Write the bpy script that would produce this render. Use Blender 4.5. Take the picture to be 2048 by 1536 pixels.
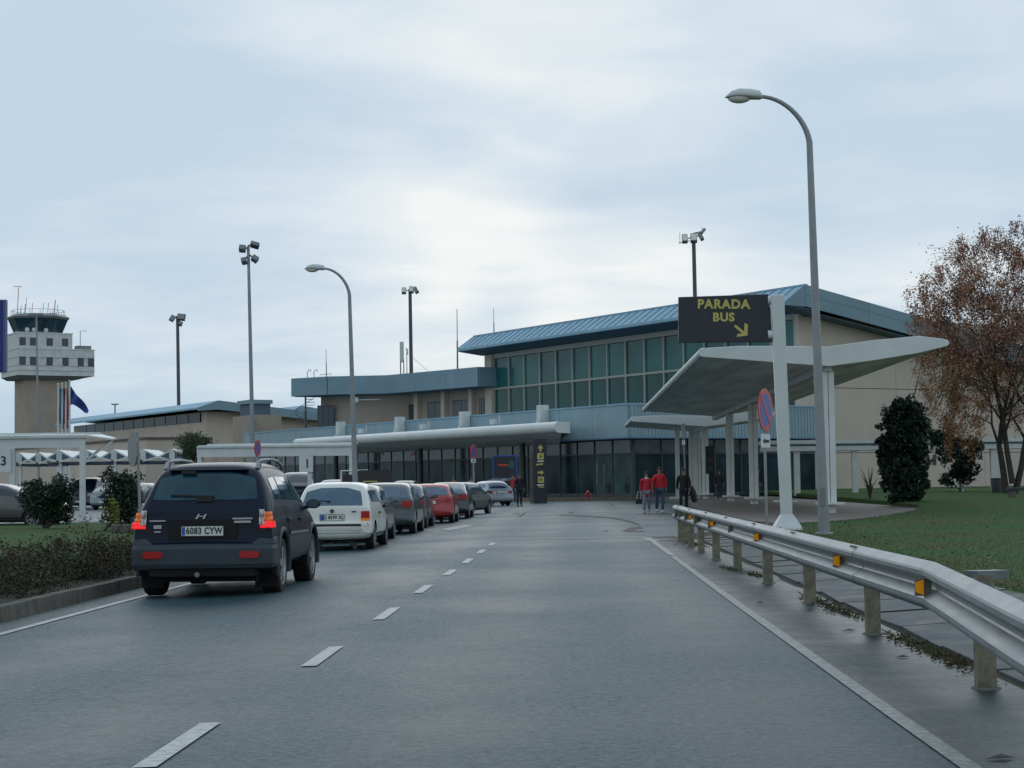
import bpy, bmesh, math, random
from math import sin, cos, tan, pi, radians, sqrt, atan2
from mathutils import Vector, Matrix
rnd = random.Random(11)
scene = bpy.context.scene
C = scene.collection
for o in list(bpy.data.objects): bpy.data.objects.remove(o)

# ------------------------------------------------------------------ camera
F, PW, PH = 3600.0, 2048, 1536
CAMH = 1.30
PITCH = math.atan(197/3600)
ROLL = 0.012
camd = bpy.data.cameras.new('camera')
cam = bpy.data.objects.new('camera', camd)
C.objects.link(cam)
CAMROT = Matrix.Rotation(pi/2+PITCH, 3, 'X') @ Matrix.Rotation(-ROLL, 3, 'Z')
cam.matrix_world = Matrix.Translation((0, 0, CAMH)) @ CAMROT.to_4x4()
camd.sensor_width = 36; camd.lens = 36*F/PW
camd.clip_start = 0.3; camd.clip_end = 9000
scene.camera = cam
# ------------------------------------------------------------------ sky and sun
SUN_EL, SUN_AZ = radians(24), radians(-8)
world = bpy.data.worlds.new('World'); scene.world = world; world.use_nodes = True
nt = world.node_tree; nt.nodes.clear()
def N(t, **k):
    n = nt.nodes.new(t)
    for a, b in k.items(): setattr(n, a, b)
    return n
def L(a, b): nt.links.new(a, b)
wo = N('ShaderNodeOutputWorld'); bg = N('ShaderNodeBackground'); L(bg.outputs[0], wo.inputs[0])
sky = N('ShaderNodeTexSky', sky_type='NISHITA', sun_disc=False)
sky.sun_elevation = SUN_EL; sky.sun_rotation = SUN_AZ; sky.air_density = 1.0; sky.dust_density = 1.0; sky.ozone_density = 1.4
tc = N('ShaderNodeTexCoord')
sep = N('ShaderNodeSeparateXYZ'); L(tc.outputs['Generated'], sep.inputs[0])
def mth(op, a, b=None, clamp=False):
    n = N('ShaderNodeMath', operation=op, use_clamp=clamp)
    for i, v in enumerate((a, b)):
        if v is None: continue
        if isinstance(v, (int, float)): n.inputs[i].default_value = v
        else: L(v, n.inputs[i])
    return n.outputs[0]
# cloud sheets: stretched with height like a stratus deck seen at a low angle
zz = mth('MAXIMUM', sep.outputs[2], 0.0)
den = mth('ADD', zz, 0.17)
ux = mth('DIVIDE', sep.outputs[0], den); uy = mth('DIVIDE', sep.outputs[1], den)
cmb = N('ShaderNodeCombineXYZ'); L(ux, cmb.inputs[0]); L(uy, cmb.inputs[1]); cmb.inputs[2].default_value = 3.7
mp = N('ShaderNodeMapping'); mp.inputs['Rotation'].default_value = (0, 0, radians(14)); mp.inputs['Scale'].default_value = (1.0, 1.0, 1)
mp.inputs['Location'].default_value = (0.55, 2.1, 0)
L(cmb.outputs[0], mp.inputs[0])
n1 = N('ShaderNodeTexNoise'); n1.inputs['Scale'].default_value = 1.9; n1.inputs['Detail'].default_value = 8; n1.inputs['Roughness'].default_value = 0.44; n1.inputs['Distortion'].default_value = .35
L(mp.outputs[0], n1.inputs['Vector'])
mp2 = N('ShaderNodeMapping'); mp2.inputs['Rotation'].default_value = (0, 0, radians(-24)); mp2.inputs['Scale'].default_value = (1.0, 1.5, 1); L(cmb.outputs[0], mp2.inputs[0])
n0 = N('ShaderNodeTexNoise'); n0.inputs['Scale'].default_value = 3.6; n0.inputs['Detail'].default_value = 7; n0.inputs['Roughness'].default_value = 0.55; n0.inputs['Distortion'].default_value = .5
L(mp2.outputs[0], n0.inputs['Vector'])
cov = mth('ADD', mth('MULTIPLY', n1.outputs['Fac'], 1.45), mth('MULTIPLY', n0.outputs['Fac'], 0.70))
cov = mth('SUBTRACT', cov, 0.67)                          # about 0.48 on average
# the deck is thinner or thicker with height and round the hidden sun
hb = N('ShaderNodeValToRGB'); L(zz, hb.inputs[0]); e = hb.color_ramp.elements
e[0].position = 0.0; e[0].color = (.42, .42, .42, 1); e[1].position = 1.0; e[1].color = (.36, .36, .36, 1)
for p, c in ((.05, .52), (.085, .66), (.115, .64), (.135, .46), (.20, .42), (.27, .50), (.5, .42)):
    q = e.new(p); q.color = (c, c, c, 1)
cov = mth('ADD', cov, mth('SUBTRACT', hb.outputs[0], .5))
def bias(px, py, width, gain):
    d = (CAMROT @ Vector(((px-1024)/F, -(py-768)/F, -1))).normalized()
    dp = N('ShaderNodeVectorMath', operation='DOT_PRODUCT'); L(tc.outputs['Generated'], dp.inputs[0]); dp.inputs[1].default_value = d
    a = mth('SUBTRACT', 1.0, dp.outputs['Value']); a = mth('DIVIDE', a, -width*width); a = mth('POWER', 2.718, a)
    return mth('MULTIPLY', a, gain)
for q in ((990, 130, .07, .30), (990, 550, .045, .40), (1290, 550, .045, .28), (560, 560, .05, .15), (-250, 200, .17, -.36), (2250, 170, .12, -.34), (1190, 455, .03, -.30), (1000, 612, .016, -.50), (250, 430, .07, -.16), (1850, 480, .06, .12)):
    cov = mth('ADD', cov, bias(*q))
cov = mth('MULTIPLY', cov, 1.0, True)
rc = N('ShaderNodeValToRGB'); L(cov, rc.inputs[0]); e = rc.color_ramp.elements; rc.color_ramp.interpolation = 'B_SPLINE'
e[0].position = 0.0; e[0].color = (0.445, 0.57, 0.695, 1); e[1].position = 1.0; e[1].color = (0.83, 0.84, 0.84, 1)
for p, c in ((.30, (0.53, 0.635, 0.735, 1)), (.55, (0.62, 0.70, 0.765, 1)), (.80, (0.72, 0.765, 0.79, 1))):
    q = e.new(p); q.color = c
rz_ = N('ShaderNodeValToRGB'); L(zz, rz_.inputs[0]); e = rz_.color_ramp.elements
e[0].position = 0.0; e[0].color = (.80, .86, .88, 1); e[1].position = 1.0; e[1].color = (.80, .88, .98, 1)
for p, c in ((.045, (.93, .96, .97, 1)), (.09, (1, 1, 1, 1)), (.28, (1, 1, 1, 1)), (.5, (.86, .93, 1, 1))):
    q = e.new(p); q.color = c
mxz = N('ShaderNodeMix', data_type='RGBA', blend_type='MULTIPLY'); mxz.inputs['Factor'].default_value = 1.0; L(rc.outputs[0], mxz.inputs['A']); L(rz_.outputs[0], mxz.inputs['B'])
cur = mxz.outputs['Result']
# a little clear sky shows through everywhere
sk = N('ShaderNodeMix', data_type='RGBA', blend_type='ADD'); sk.inputs['Factor'].default_value = 0.05; L(cur, sk.inputs['A'])
skc = N('ShaderNodeMix', data_type='RGBA', blend_type='DARKEN'); skc.inputs['Factor'].default_value = 1.0; L(sky.outputs[0], skc.inputs['A']); skc.inputs['B'].default_value = (1, 1, 1, 1)
L(skc.outputs['Result'], sk.inputs['B'])
tint = N('ShaderNodeMix', data_type='RGBA', blend_type='MULTIPLY'); tint.inputs['Factor'].default_value = 1.0; L(sk.outputs['Result'], tint.inputs['A']); tint.inputs['B'].default_value = (1.0, 1.0, 0.99, 1)
L(tint.outputs['Result'], bg.inputs[0]); bg.inputs[1].default_value = 1.06
sund = bpy.data.lights.new('sun', 'SUN'); sund.energy = 0.5; sund.angle = radians(50); sund.color = (1.0, 0.98, 0.95)
sun = bpy.data.objects.new('sun', sund); C.objects.link(sun)
sdir = Vector((sin(-SUN_AZ)*cos(SUN_EL)*-1, cos(SUN_AZ)*cos(SUN_EL), sin(SUN_EL)))
sun.rotation_euler = (-sdir).to_track_quat('-Z', 'Y').to_euler()
vs = scene.view_settings; scene.display_settings.display_device = 'sRGB'
vs.view_transform = 'Standard'; vs.look = 'None'; vs.exposure = 0.0; vs.gamma = 1.0; vs.use_curve_mapping = False
scene.render.engine = 'CYCLES'; scene.cycles.use_denoising = True; scene.cycles.denoiser = 'OPENIMAGEDENOISE'; scene.cycles.denoising_input_passes = 'RGB_ALBEDO_NORMAL'; scene.cycles.denoising_prefilter = 'NONE'; scene.cycles.use_adaptive_sampling = False; scene.cycles.sample_clamp_indirect = 4.0; scene.cycles.blur_glossy = 0.6; scene.cycles.max_bounces = 6
scene.render.film_transparent = False

# ------------------------------------------------------------------ where a photograph point lies in the place
def px(x, y, d):
    v = CAMROT @ Vector(((x-1024)/F, -(y-768)/F, -1)); v *= d/v.y
    return Vector((v.x, d, CAMH+v.z))
def gp(x, y, z=0.0):
    v = CAMROT @ Vector(((x-1024)/F, -(y-768)/F, -1)); v *= (z-CAMH)/v.z
    return Vector((v.x, v.y, z))
SL = 116/3600.0
def R(lat, d, z=0.0): return Vector((lat+SL*d, d, z))      # road coordinates: metres aside of the road line and metres ahead
ROADROT = -math.atan(SL)

# ------------------------------------------------------------------ materials
def mat(name, col, rough=0.6, metal=0.0, var=0.0, vscale=3.0, bump=0.0, bscale=40.0, coat=0.0, spec=0.5, emit=None, col2=None, rvar=0.0, stretch=None):
    m = bpy.data.materials.new(name); m.use_nodes = True
    t = m.node_tree; b = t.nodes['Principled BSDF']
    b.inputs['Base Color'].default_value = (*col, 1); b.inputs['Roughness'].default_value = rough; b.inputs['Metallic'].default_value = metal
    b.inputs['Coat Weight'].default_value = coat; b.inputs['Coat Roughness'].default_value = 0.06; b.inputs['Specular IOR Level'].default_value = spec
    if emit: b.inputs['Emission Color'].default_value = (*emit[0], 1); b.inputs['Emission Strength'].default_value = emit[1]
    co = t.nodes.new('ShaderNodeTexCoord'); src = co.outputs['Object']
    if stretch:
        mpn = t.nodes.new('ShaderNodeMapping'); mpn.inputs['Scale'].default_value = stretch; t.links.new(src, mpn.inputs[0]); src = mpn.outputs[0]
    if var or col2 or rvar:
        n = t.nodes.new('ShaderNodeTexNoise'); n.inputs['Scale'].default_value = vscale; n.inputs['Detail'].default_value = 5; n.inputs['Roughness'].default_value = 0.6
        t.links.new(src, n.inputs['Vector'])
        rp = t.nodes.new('ShaderNodeValToRGB'); t.links.new(n.outputs['Fac'], rp.inputs[0])
        c2 = col2 or tuple(c*(1-var) for c in col); c1 = col if col2 else tuple(min(1, c*(1+var)) for c in col)
        rp.color_ramp.elements[0].position = 0.32; rp.color_ramp.elements[1].position = 0.68
        rp.color_ramp.elements[0].color = (*c2, 1); rp.color_ramp.elements[1].color = (*c1, 1)
        t.links.new(rp.outputs[0], b.inputs['Base Color'])
        if rvar:
            mr = t.nodes.new('ShaderNodeMapRange'); mr.inputs['From Min'].default_value = .3; mr.inputs['From Max'].default_value = .7
            mr.inputs['To Min'].default_value = max(0.02, rough-rvar); mr.inputs['To Max'].default_value = min(1, rough+rvar)
            t.links.new(n.outputs['Fac'], mr.inputs[0]); t.links.new(mr.outputs[0], b.inputs['Roughness'])
    if bump:
        n2 = t.nodes.new('ShaderNodeTexNoise'); n2.inputs['Scale'].default_value = bscale; n2.inputs['Detail'].default_value = 4
        t.links.new(src, n2.inputs['Vector'])
        bp = t.nodes.new('ShaderNodeBump'); bp.inputs['Strength'].default_value = bump; bp.inputs['Distance'].default_value = 0.02
        t.links.new(n2.outputs['Fac'], bp.inputs['Height']); t.links.new(bp.outputs[0], b.inputs['Normal'])
    return m

def asphalt_mat(name, dark, light, rough_lo, rough_hi, spec=0.5, bump=0.35):
    m = bpy.data.materials.new(name); m.use_nodes = True; t = m.node_tree; b = t.nodes['Principled BSDF']
    co = t.nodes.new('ShaderNodeTexCoord')
    def noise(sc, det, rg=0.6, st=None):
        n = t.nodes.new('ShaderNodeTexNoise'); n.inputs['Scale'].default_value = sc; n.inputs['Detail'].default_value = det; n.inputs['Roughness'].default_value = rg
        s = co.outputs['Object']
        if st:
            k = t.nodes.new('ShaderNodeMapping'); k.inputs['Scale'].default_value = st; t.links.new(s, k.inputs[0]); s = k.outputs[0]
        t.links.new(s, n.inputs['Vector']); return n.outputs['Fac']
    def mixf(a, b_, f):
        k = t.nodes.new('ShaderNodeMath'); k.operation = 'MULTIPLY_ADD'
        t.links.new(b_, k.inputs[0]); k.inputs[1].default_value = f; t.links.new(a, k.inputs[2]); return k.outputs[0]
    big = noise(0.22, 5, .6); grain = noise(42, 3, .8); mid = noise(2.6, 6, .7)
    tot = mixf(mixf(big, grain, 0.55), mid, 0.55)
    rp = t.nodes.new('ShaderNodeValToRGB'); t.links.new(tot, rp.inputs[0])
    rp.color_ramp.elements[0].position = 0.72; rp.color_ramp.elements[1].position = 1.40
    mr0 = t.nodes.new('ShaderNodeMapRange'); mr0.inputs['From Min'].default_value = .78; mr0.inputs['From Max'].default_value = 1.32
    t.links.new(tot, mr0.inputs[0]); t.links.new(mr0.outputs[0], rp.inputs[0])
    rp.color_ramp.elements[0].position = 0.0; rp.color_ramp.elements[1].position = 1.0
    rp.color_ramp.elements[0].color = (*dark, 1); rp.color_ramp.elements[1].color = (*light, 1)
    # stone chippings: pale and dark specks
    g2 = noise(17, 6, .9); mg = t.nodes.new('ShaderNodeMapRange'); mg.inputs['From Min'].default_value = .36; mg.inputs['From Max'].default_value = .64
    mg.inputs['To Min'].default_value = .1; mg.inputs['To Max'].default_value = 2.6; t.links.new(g2, mg.inputs[0])
    mm = t.nodes.new('ShaderNodeVectorMath'); mm.operation = 'SCALE'; t.links.new(rp.outputs[0], mm.inputs[0]); t.links.new(mg.outputs[0], mm.inputs['Scale'])
    t.links.new(mm.outputs[0], b.inputs['Base Color'])
    # wheel paths: a little darker and smoother than the crown between them
    sx = t.nodes.new('ShaderNodeSeparateXYZ'); t.links.new(co.outputs['Object'], sx.inputs[0])
    def m2(op, a, b_=None):
        k = t.nodes.new('ShaderNodeMath'); k.operation = op
        for i_, v_ in enumerate((a, b_)):
            if v_ is None: continue
            if isinstance(v_, (int, float)): k.inputs[i_].default_value = v_
            else: t.links.new(v_, k.inputs[i_])
        return k.outputs[0]
    lat_ = m2('ADD', m2('SUBTRACT', sx.outputs[0], m2('MULTIPLY', sx.outputs[1], SL)), m2('MULTIPLY', mid, .5))
    wp = m2('SINE', m2('MULTIPLY', lat_, 3.5))
    dk = m2('MULTIPLY_ADD', wp, .13); dk.node.inputs[2].default_value = 1.0
    mk_ = t.nodes.new('ShaderNodeVectorMath'); mk_.operation = 'SCALE'; t.links.new(mm.outputs[0], mk_.inputs[0]); t.links.new(dk, mk_.inputs['Scale']); t.links.new(mk_.outputs[0], b.inputs['Base Color'])
    wet = mixf(mixf(big, mid, 0.5), wp, .07)
    mr = t.nodes.new('ShaderNodeMapRange'); mr.inputs['From Min'].default_value = .55; mr.inputs['From Max'].default_value = .95
    mr.inputs['To Min'].default_value = rough_lo; mr.inputs['To Max'].default_value = rough_hi
    t.links.new(wet, mr.inputs[0]); t.links.new(mr.outputs[0], b.inputs['Roughness'])
    b.inputs['Specular IOR Level'].default_value = spec
    bp = t.nodes.new('ShaderNodeBump'); bp.inputs['Strength'].default_value = bump; bp.inputs['Distance'].default_value = 0.012
    t.links.new(mixf(mixf(grain, mid, .5), g2, 1.4), bp.inputs['Height']); t.links.new(bp.outputs[0], b.inputs['Normal'])
    return m

def worn_paint_mat(name, paint, under, amount):
    m = bpy.data.materials.new(name); m.use_nodes = True; t = m.node_tree; b = t.nodes['Principled BSDF']
    co = t.nodes.new('ShaderNodeTexCoord')
    n = t.nodes.new('ShaderNodeTexNoise'); n.inputs['Scale'].default_value = 14; n.inputs['Detail'].default_value = 8; n.inputs['Roughness'].default_value = 0.75
    t.links.new(co.outputs['Object'], n.inputs['Vector'])
    rp = t.nodes.new('ShaderNodeValToRGB'); t.links.new(n.outputs['Fac'], rp.inputs[0])
    rp.color_ramp.elements[0].position = amount-.08; rp.color_ramp.elements[0].color = (*under, 1)
    rp.color_ramp.elements[1].position = amount+.08; rp.color_ramp.elements[1].color = (*paint, 1)
    t.links.new(rp.outputs[0], b.inputs['Base Color']); b.inputs['Roughness'].default_value = 0.5
    return m

M = {}
M['asphalt'] = asphalt_mat('wet_asphalt', (0.015, 0.037, 0.041), (0.042, 0.078, 0.084), 0.40, 0.57, spec=.19, bump=.7)
M['asphalt_wet'] = asphalt_mat('soaked_asphalt', (0.012, 0.022, 0.023), (0.026, 0.042, 0.043), 0.24, 0.55, spec=.14, bump=0.3)
M['seam'] = mat('asphalt_seam', (0.030, 0.050, 0.052), .6, spec=.15)
M['tar'] = mat('tar', (0.014, 0.021, 0.023), 0.6, var=.3, bump=.2, spec=.15)
M['line'] = worn_paint_mat('worn_road_paint', (0.34, 0.36, 0.35), (0.13, 0.15, 0.15), 0.46)
M['line_edge'] = worn_paint_mat('edge_line_paint', (0.19, 0.205, 0.195), (0.06, 0.08, 0.08), 0.50)
M['line_worn'] = worn_paint_mat('very_worn_road_paint', (0.22, 0.23, 0.215), (0.065, 0.078, 0.08), 0.50)
M['kerb'] = mat('kerb_concrete', (0.115, 0.105, 0.085), 0.85, var=.35, vscale=6, bump=.3)
M['kerb_clay'] = mat('clay_kerb', (0.20, 0.125, 0.08), 0.85, var=.25, vscale=2)
M['slab'] = mat('wet_concrete_slab', (0.062, 0.076, 0.077), 0.62, spec=.2, var=.35, vscale=2.2, bump=.25, bscale=25, rvar=.15)
M['verge'] = mat('verge_soil', (0.030, 0.034, 0.016), 0.95, var=.4, vscale=8, bump=.5)
M['paver'] = mat('brown_pavers', (0.125, 0.098, 0.080), 0.6, var=.25, vscale=1.0, bump=.3, bscale=12)
M['plaza'] = mat('pale_pavers', (0.17, 0.16, 0.145), 0.6, var=.2, vscale=1.5)
M['lawn'] = mat('lawn', (0.040, 0.110, 0.036), 0.95, col2=(0.082, 0.086, 0.034), vscale=.30, bump=.8, bscale=30, spec=.08)
M['blade'] = mat('grass_blade', (0.052, 0.128, 0.044), 0.85, col2=(0.084, 0.090, 0.036), vscale=.30, spec=.12)
M['earth'] = mat('far_ground', (0.06, 0.07, 0.05), 0.95, var=.3, vscale=.02)
M['galv'] = mat('galvanised_steel', (0.19, 0.215, 0.22), 0.48, 0.5, var=.22, vscale=2.2, bump=.06, bscale=8, rvar=.10)
M['rust_post'] = mat('weathered_zinc_post', (0.19, 0.17, 0.115), 0.75, 0.1, var=.35, vscale=9, bump=.2)
M['amber'] = mat('amber_reflector', (0.85, 0.32, 0.01), 0.25, emit=((0.9, 0.34, 0.01), 0.12))  # glow added by slight emission; the reflector is no lamp
M['white'] = mat('white_painted_steel', (0.60, 0.62, 0.59), 0.45, var=.06, vscale=1.2)
M['white_dirty'] = mat('weathered_white_steel', (0.54, 0.56, 0.53), 0.55, var=.14, vscale=1.0)
M['soffit'] = mat('brushed_soffit', (0.80, 0.79, 0.76), 0.6, 0.0, spec=.25, var=.25, vscale=1.2, stretch=(1, .12, 1))
M['lamp_grey'] = mat('grey_lamp_pole', (0.27, 0.28, 0.285), 0.5, 0.3, var=.12, vscale=2)
M['lamp_glass'] = mat('lamp_bowl', (0.66, 0.63, 0.55), 0.25)
M['dark_steel'] = mat('dark_mast_steel', (0.075, 0.085, 0.095), 0.55, 0.2, var=.2)
M['blue_metal'] = mat('pale_blue_sheet', (0.255, 0.36, 0.40), 0.6, 0.0, var=.08, vscale=.7)
M['blue_roof'] = mat('blue_roof_sheet', (0.245, 0.395, 0.475), 0.75, 0.0, var=.08, vscale=.5)
M['blue_rib'] = mat('blue_seam', (0.13, 0.25, 0.37), 0.45, 0.15)
M['blue_grey'] = mat('grey_blue_parapet', (0.18, 0.275, 0.32), 0.6, 0.0, var=.08, vscale=.5)
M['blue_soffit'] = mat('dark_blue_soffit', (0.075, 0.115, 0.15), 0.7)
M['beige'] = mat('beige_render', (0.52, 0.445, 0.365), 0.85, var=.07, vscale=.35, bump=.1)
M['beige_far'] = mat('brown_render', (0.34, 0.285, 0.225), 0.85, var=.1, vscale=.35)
M['joint'] = mat('wall_joint', (0.13, 0.11, 0.09), 0.9)
M['mullion'] = mat('pale_mullion', (0.33, 0.33, 0.29), 0.5)
M['mullion_dark'] = mat('dark_mullion', (0.034, 0.046, 0.052), 0.45)
M['hall_glass'] = mat('green_tinted_glass', (0.018, 0.128, 0.115), 0.12, var=.22, vscale=.22, spec=.22)
M['hall_glass_b'] = mat('green_tinted_glass_darker', (0.014, 0.105, 0.100), 0.10, var=.25, vscale=.3, spec=.26)
M['hall_glass_c'] = mat('green_tinted_glass_blue', (0.022, 0.130, 0.128), 0.14, var=.25, vscale=.3, spec=.2)
M['hall_glass_low'] = mat('dark_green_glass', (0.010, 0.066, 0.060), 0.12, var=.3, vscale=.25, spec=.18)
M['front_glass'] = mat('dark_shopfront_glass', (0.016, 0.036, 0.042), 0.10, var=.8, vscale=.35, spec=.08)  # strong mottling of the shopfront glasses paints in uneven reflections
M['front_glass_pale'] = mat('painted_reflection_glass', (0.035, 0.068, 0.072), 0.10, var=.8, vscale=.5, spec=.1)  # paler base colour stands in for reflections on some panes
M['front_glass_top'] = mat('pale_transom_glass', (0.045, 0.080, 0.085), 0.10, var=.8, vscale=.6, spec=.35)
M['window'] = mat('small_window_glass', (0.03, 0.05, 0.065), 0.12)
M['black'] = mat('black_plastic', (0.012, 0.012, 0.013), 0.6)
M['sign_dark'] = mat('dark_sign_face', (0.020, 0.023, 0.030), 0.5, var=.15)
M['sign_yellow'] = mat('yellow_sign_print', (0.52, 0.44, 0.12), 0.55)
M['sign_back'] = mat('grey_sign_back', (0.20, 0.21, 0.21), 0.5, 0.3)
M['sign_red'] = mat('red_sign_face', (0.52, 0.045, 0.035), 0.4)
M['sign_blue'] = mat('blue_sign_face', (0.025, 0.085, 0.36), 0.4)
M['print_black'] = mat('black_print', (0.02, 0.02, 0.02), 0.6)
M['print_white'] = mat('white_print', (0.7, 0.7, 0.68), 0.6)
M['bark'] = mat('bark', (0.045, 0.036, 0.030), 0.9, var=.4, vscale=6, bump=.4)
M['leaf_rust'] = mat('rust_leaves', (0.34, 0.17, 0.105), 0.8, var=.4, vscale=.8, spec=.2)
M['moss'] = mat('verge_moss', (0.050, 0.056, 0.022), 0.9, col2=(0.075, 0.058, 0.03), vscale=3, spec=.1)
M['leaf_amber'] = mat('amber_leaves', (0.28, 0.14, 0.05), 0.8, var=.4, vscale=.8)
M['leaf_dark'] = mat('dark_glossy_leaves', (0.013, 0.032, 0.020), 0.5, spec=.3, var=.5, vscale=1.8)
M['leaf_fallen'] = mat('fallen_brown_leaf', (0.17, 0.105, 0.05), 0.8, var=.4, vscale=2, spec=.1)
M['leaf_mid'] = mat('olive_leaves', (0.035, 0.055, 0.020), 0.6, var=.5, vscale=2)
M['leaf_lime'] = mat('lime_leaves', (0.16, 0.17, 0.03), 0.6, var=.3, vscale=3)
M['leaf_hedge'] = mat('hedge_leaves', (0.034, 0.048, 0.022), 0.7, col2=(0.075, 0.044, 0.028), vscale=1.6, spec=.2)
M['tyre'] = mat('tyre_rubber', (0.014, 0.014, 0.015), 0.8, bump=.1)
M['rim'] = mat('alloy_rim', (0.42, 0.43, 0.44), 0.3, 0.8)
M['rim_grey'] = mat('steel_rim', (0.22, 0.22, 0.225), 0.45, 0.5)
M['under'] = mat('underbody', (0.010, 0.010, 0.011), 0.9)
M['car_glass'] = mat('car_glass', (0.012, 0.022, 0.028), 0.05, spec=.8)
M['car_glass_teal'] = mat('tinted_car_glass', (0.012, 0.048, 0.066), 0.06, var=.4, vscale=1.3, spec=.4)
M['car_glass_blue'] = mat('bluish_car_glass', (0.045, 0.095, 0.140), 0.06, var=.3, vscale=2.0, spec=.8)
M['tail_red'] = mat('tail_red', (0.42, 0.012, 0.012), 0.2, coat=.6)
M['tail_lit'] = mat('lit_tail_red', (0.7, 0.02, 0.02), 0.2, emit=((1.0, 0.03, 0.04), 0.6))
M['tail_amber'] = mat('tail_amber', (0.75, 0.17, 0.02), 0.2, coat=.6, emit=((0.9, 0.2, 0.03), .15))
M['tail_white'] = mat('tail_clear', (0.62, 0.60, 0.55), 0.2, coat=.6)
M['head_lamp'] = mat('headlamp', (0.45, 0.48, 0.5), 0.1, coat=1)
M['plate'] = mat('number_plate', (0.66, 0.66, 0.60), 0.5)
M['chrome'] = mat('chrome', (0.7, 0.7, 0.7), 0.15, 1.0)
M['cladding'] = mat('grey_plastic_cladding', (0.038, 0.050, 0.058), 0.5, var=.1, spec=.35)
M['skin'] = mat('skin', (0.36, 0.20, 0.14), 0.6)
M['hair'] = mat('dark_hair', (0.018, 0.013, 0.010), 0.6)
def paint(name, col, coat=0.8, rough=.35, metal=0.0): return mat(name, col, rough, metal, var=.06, vscale=2, coat=coat)

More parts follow.
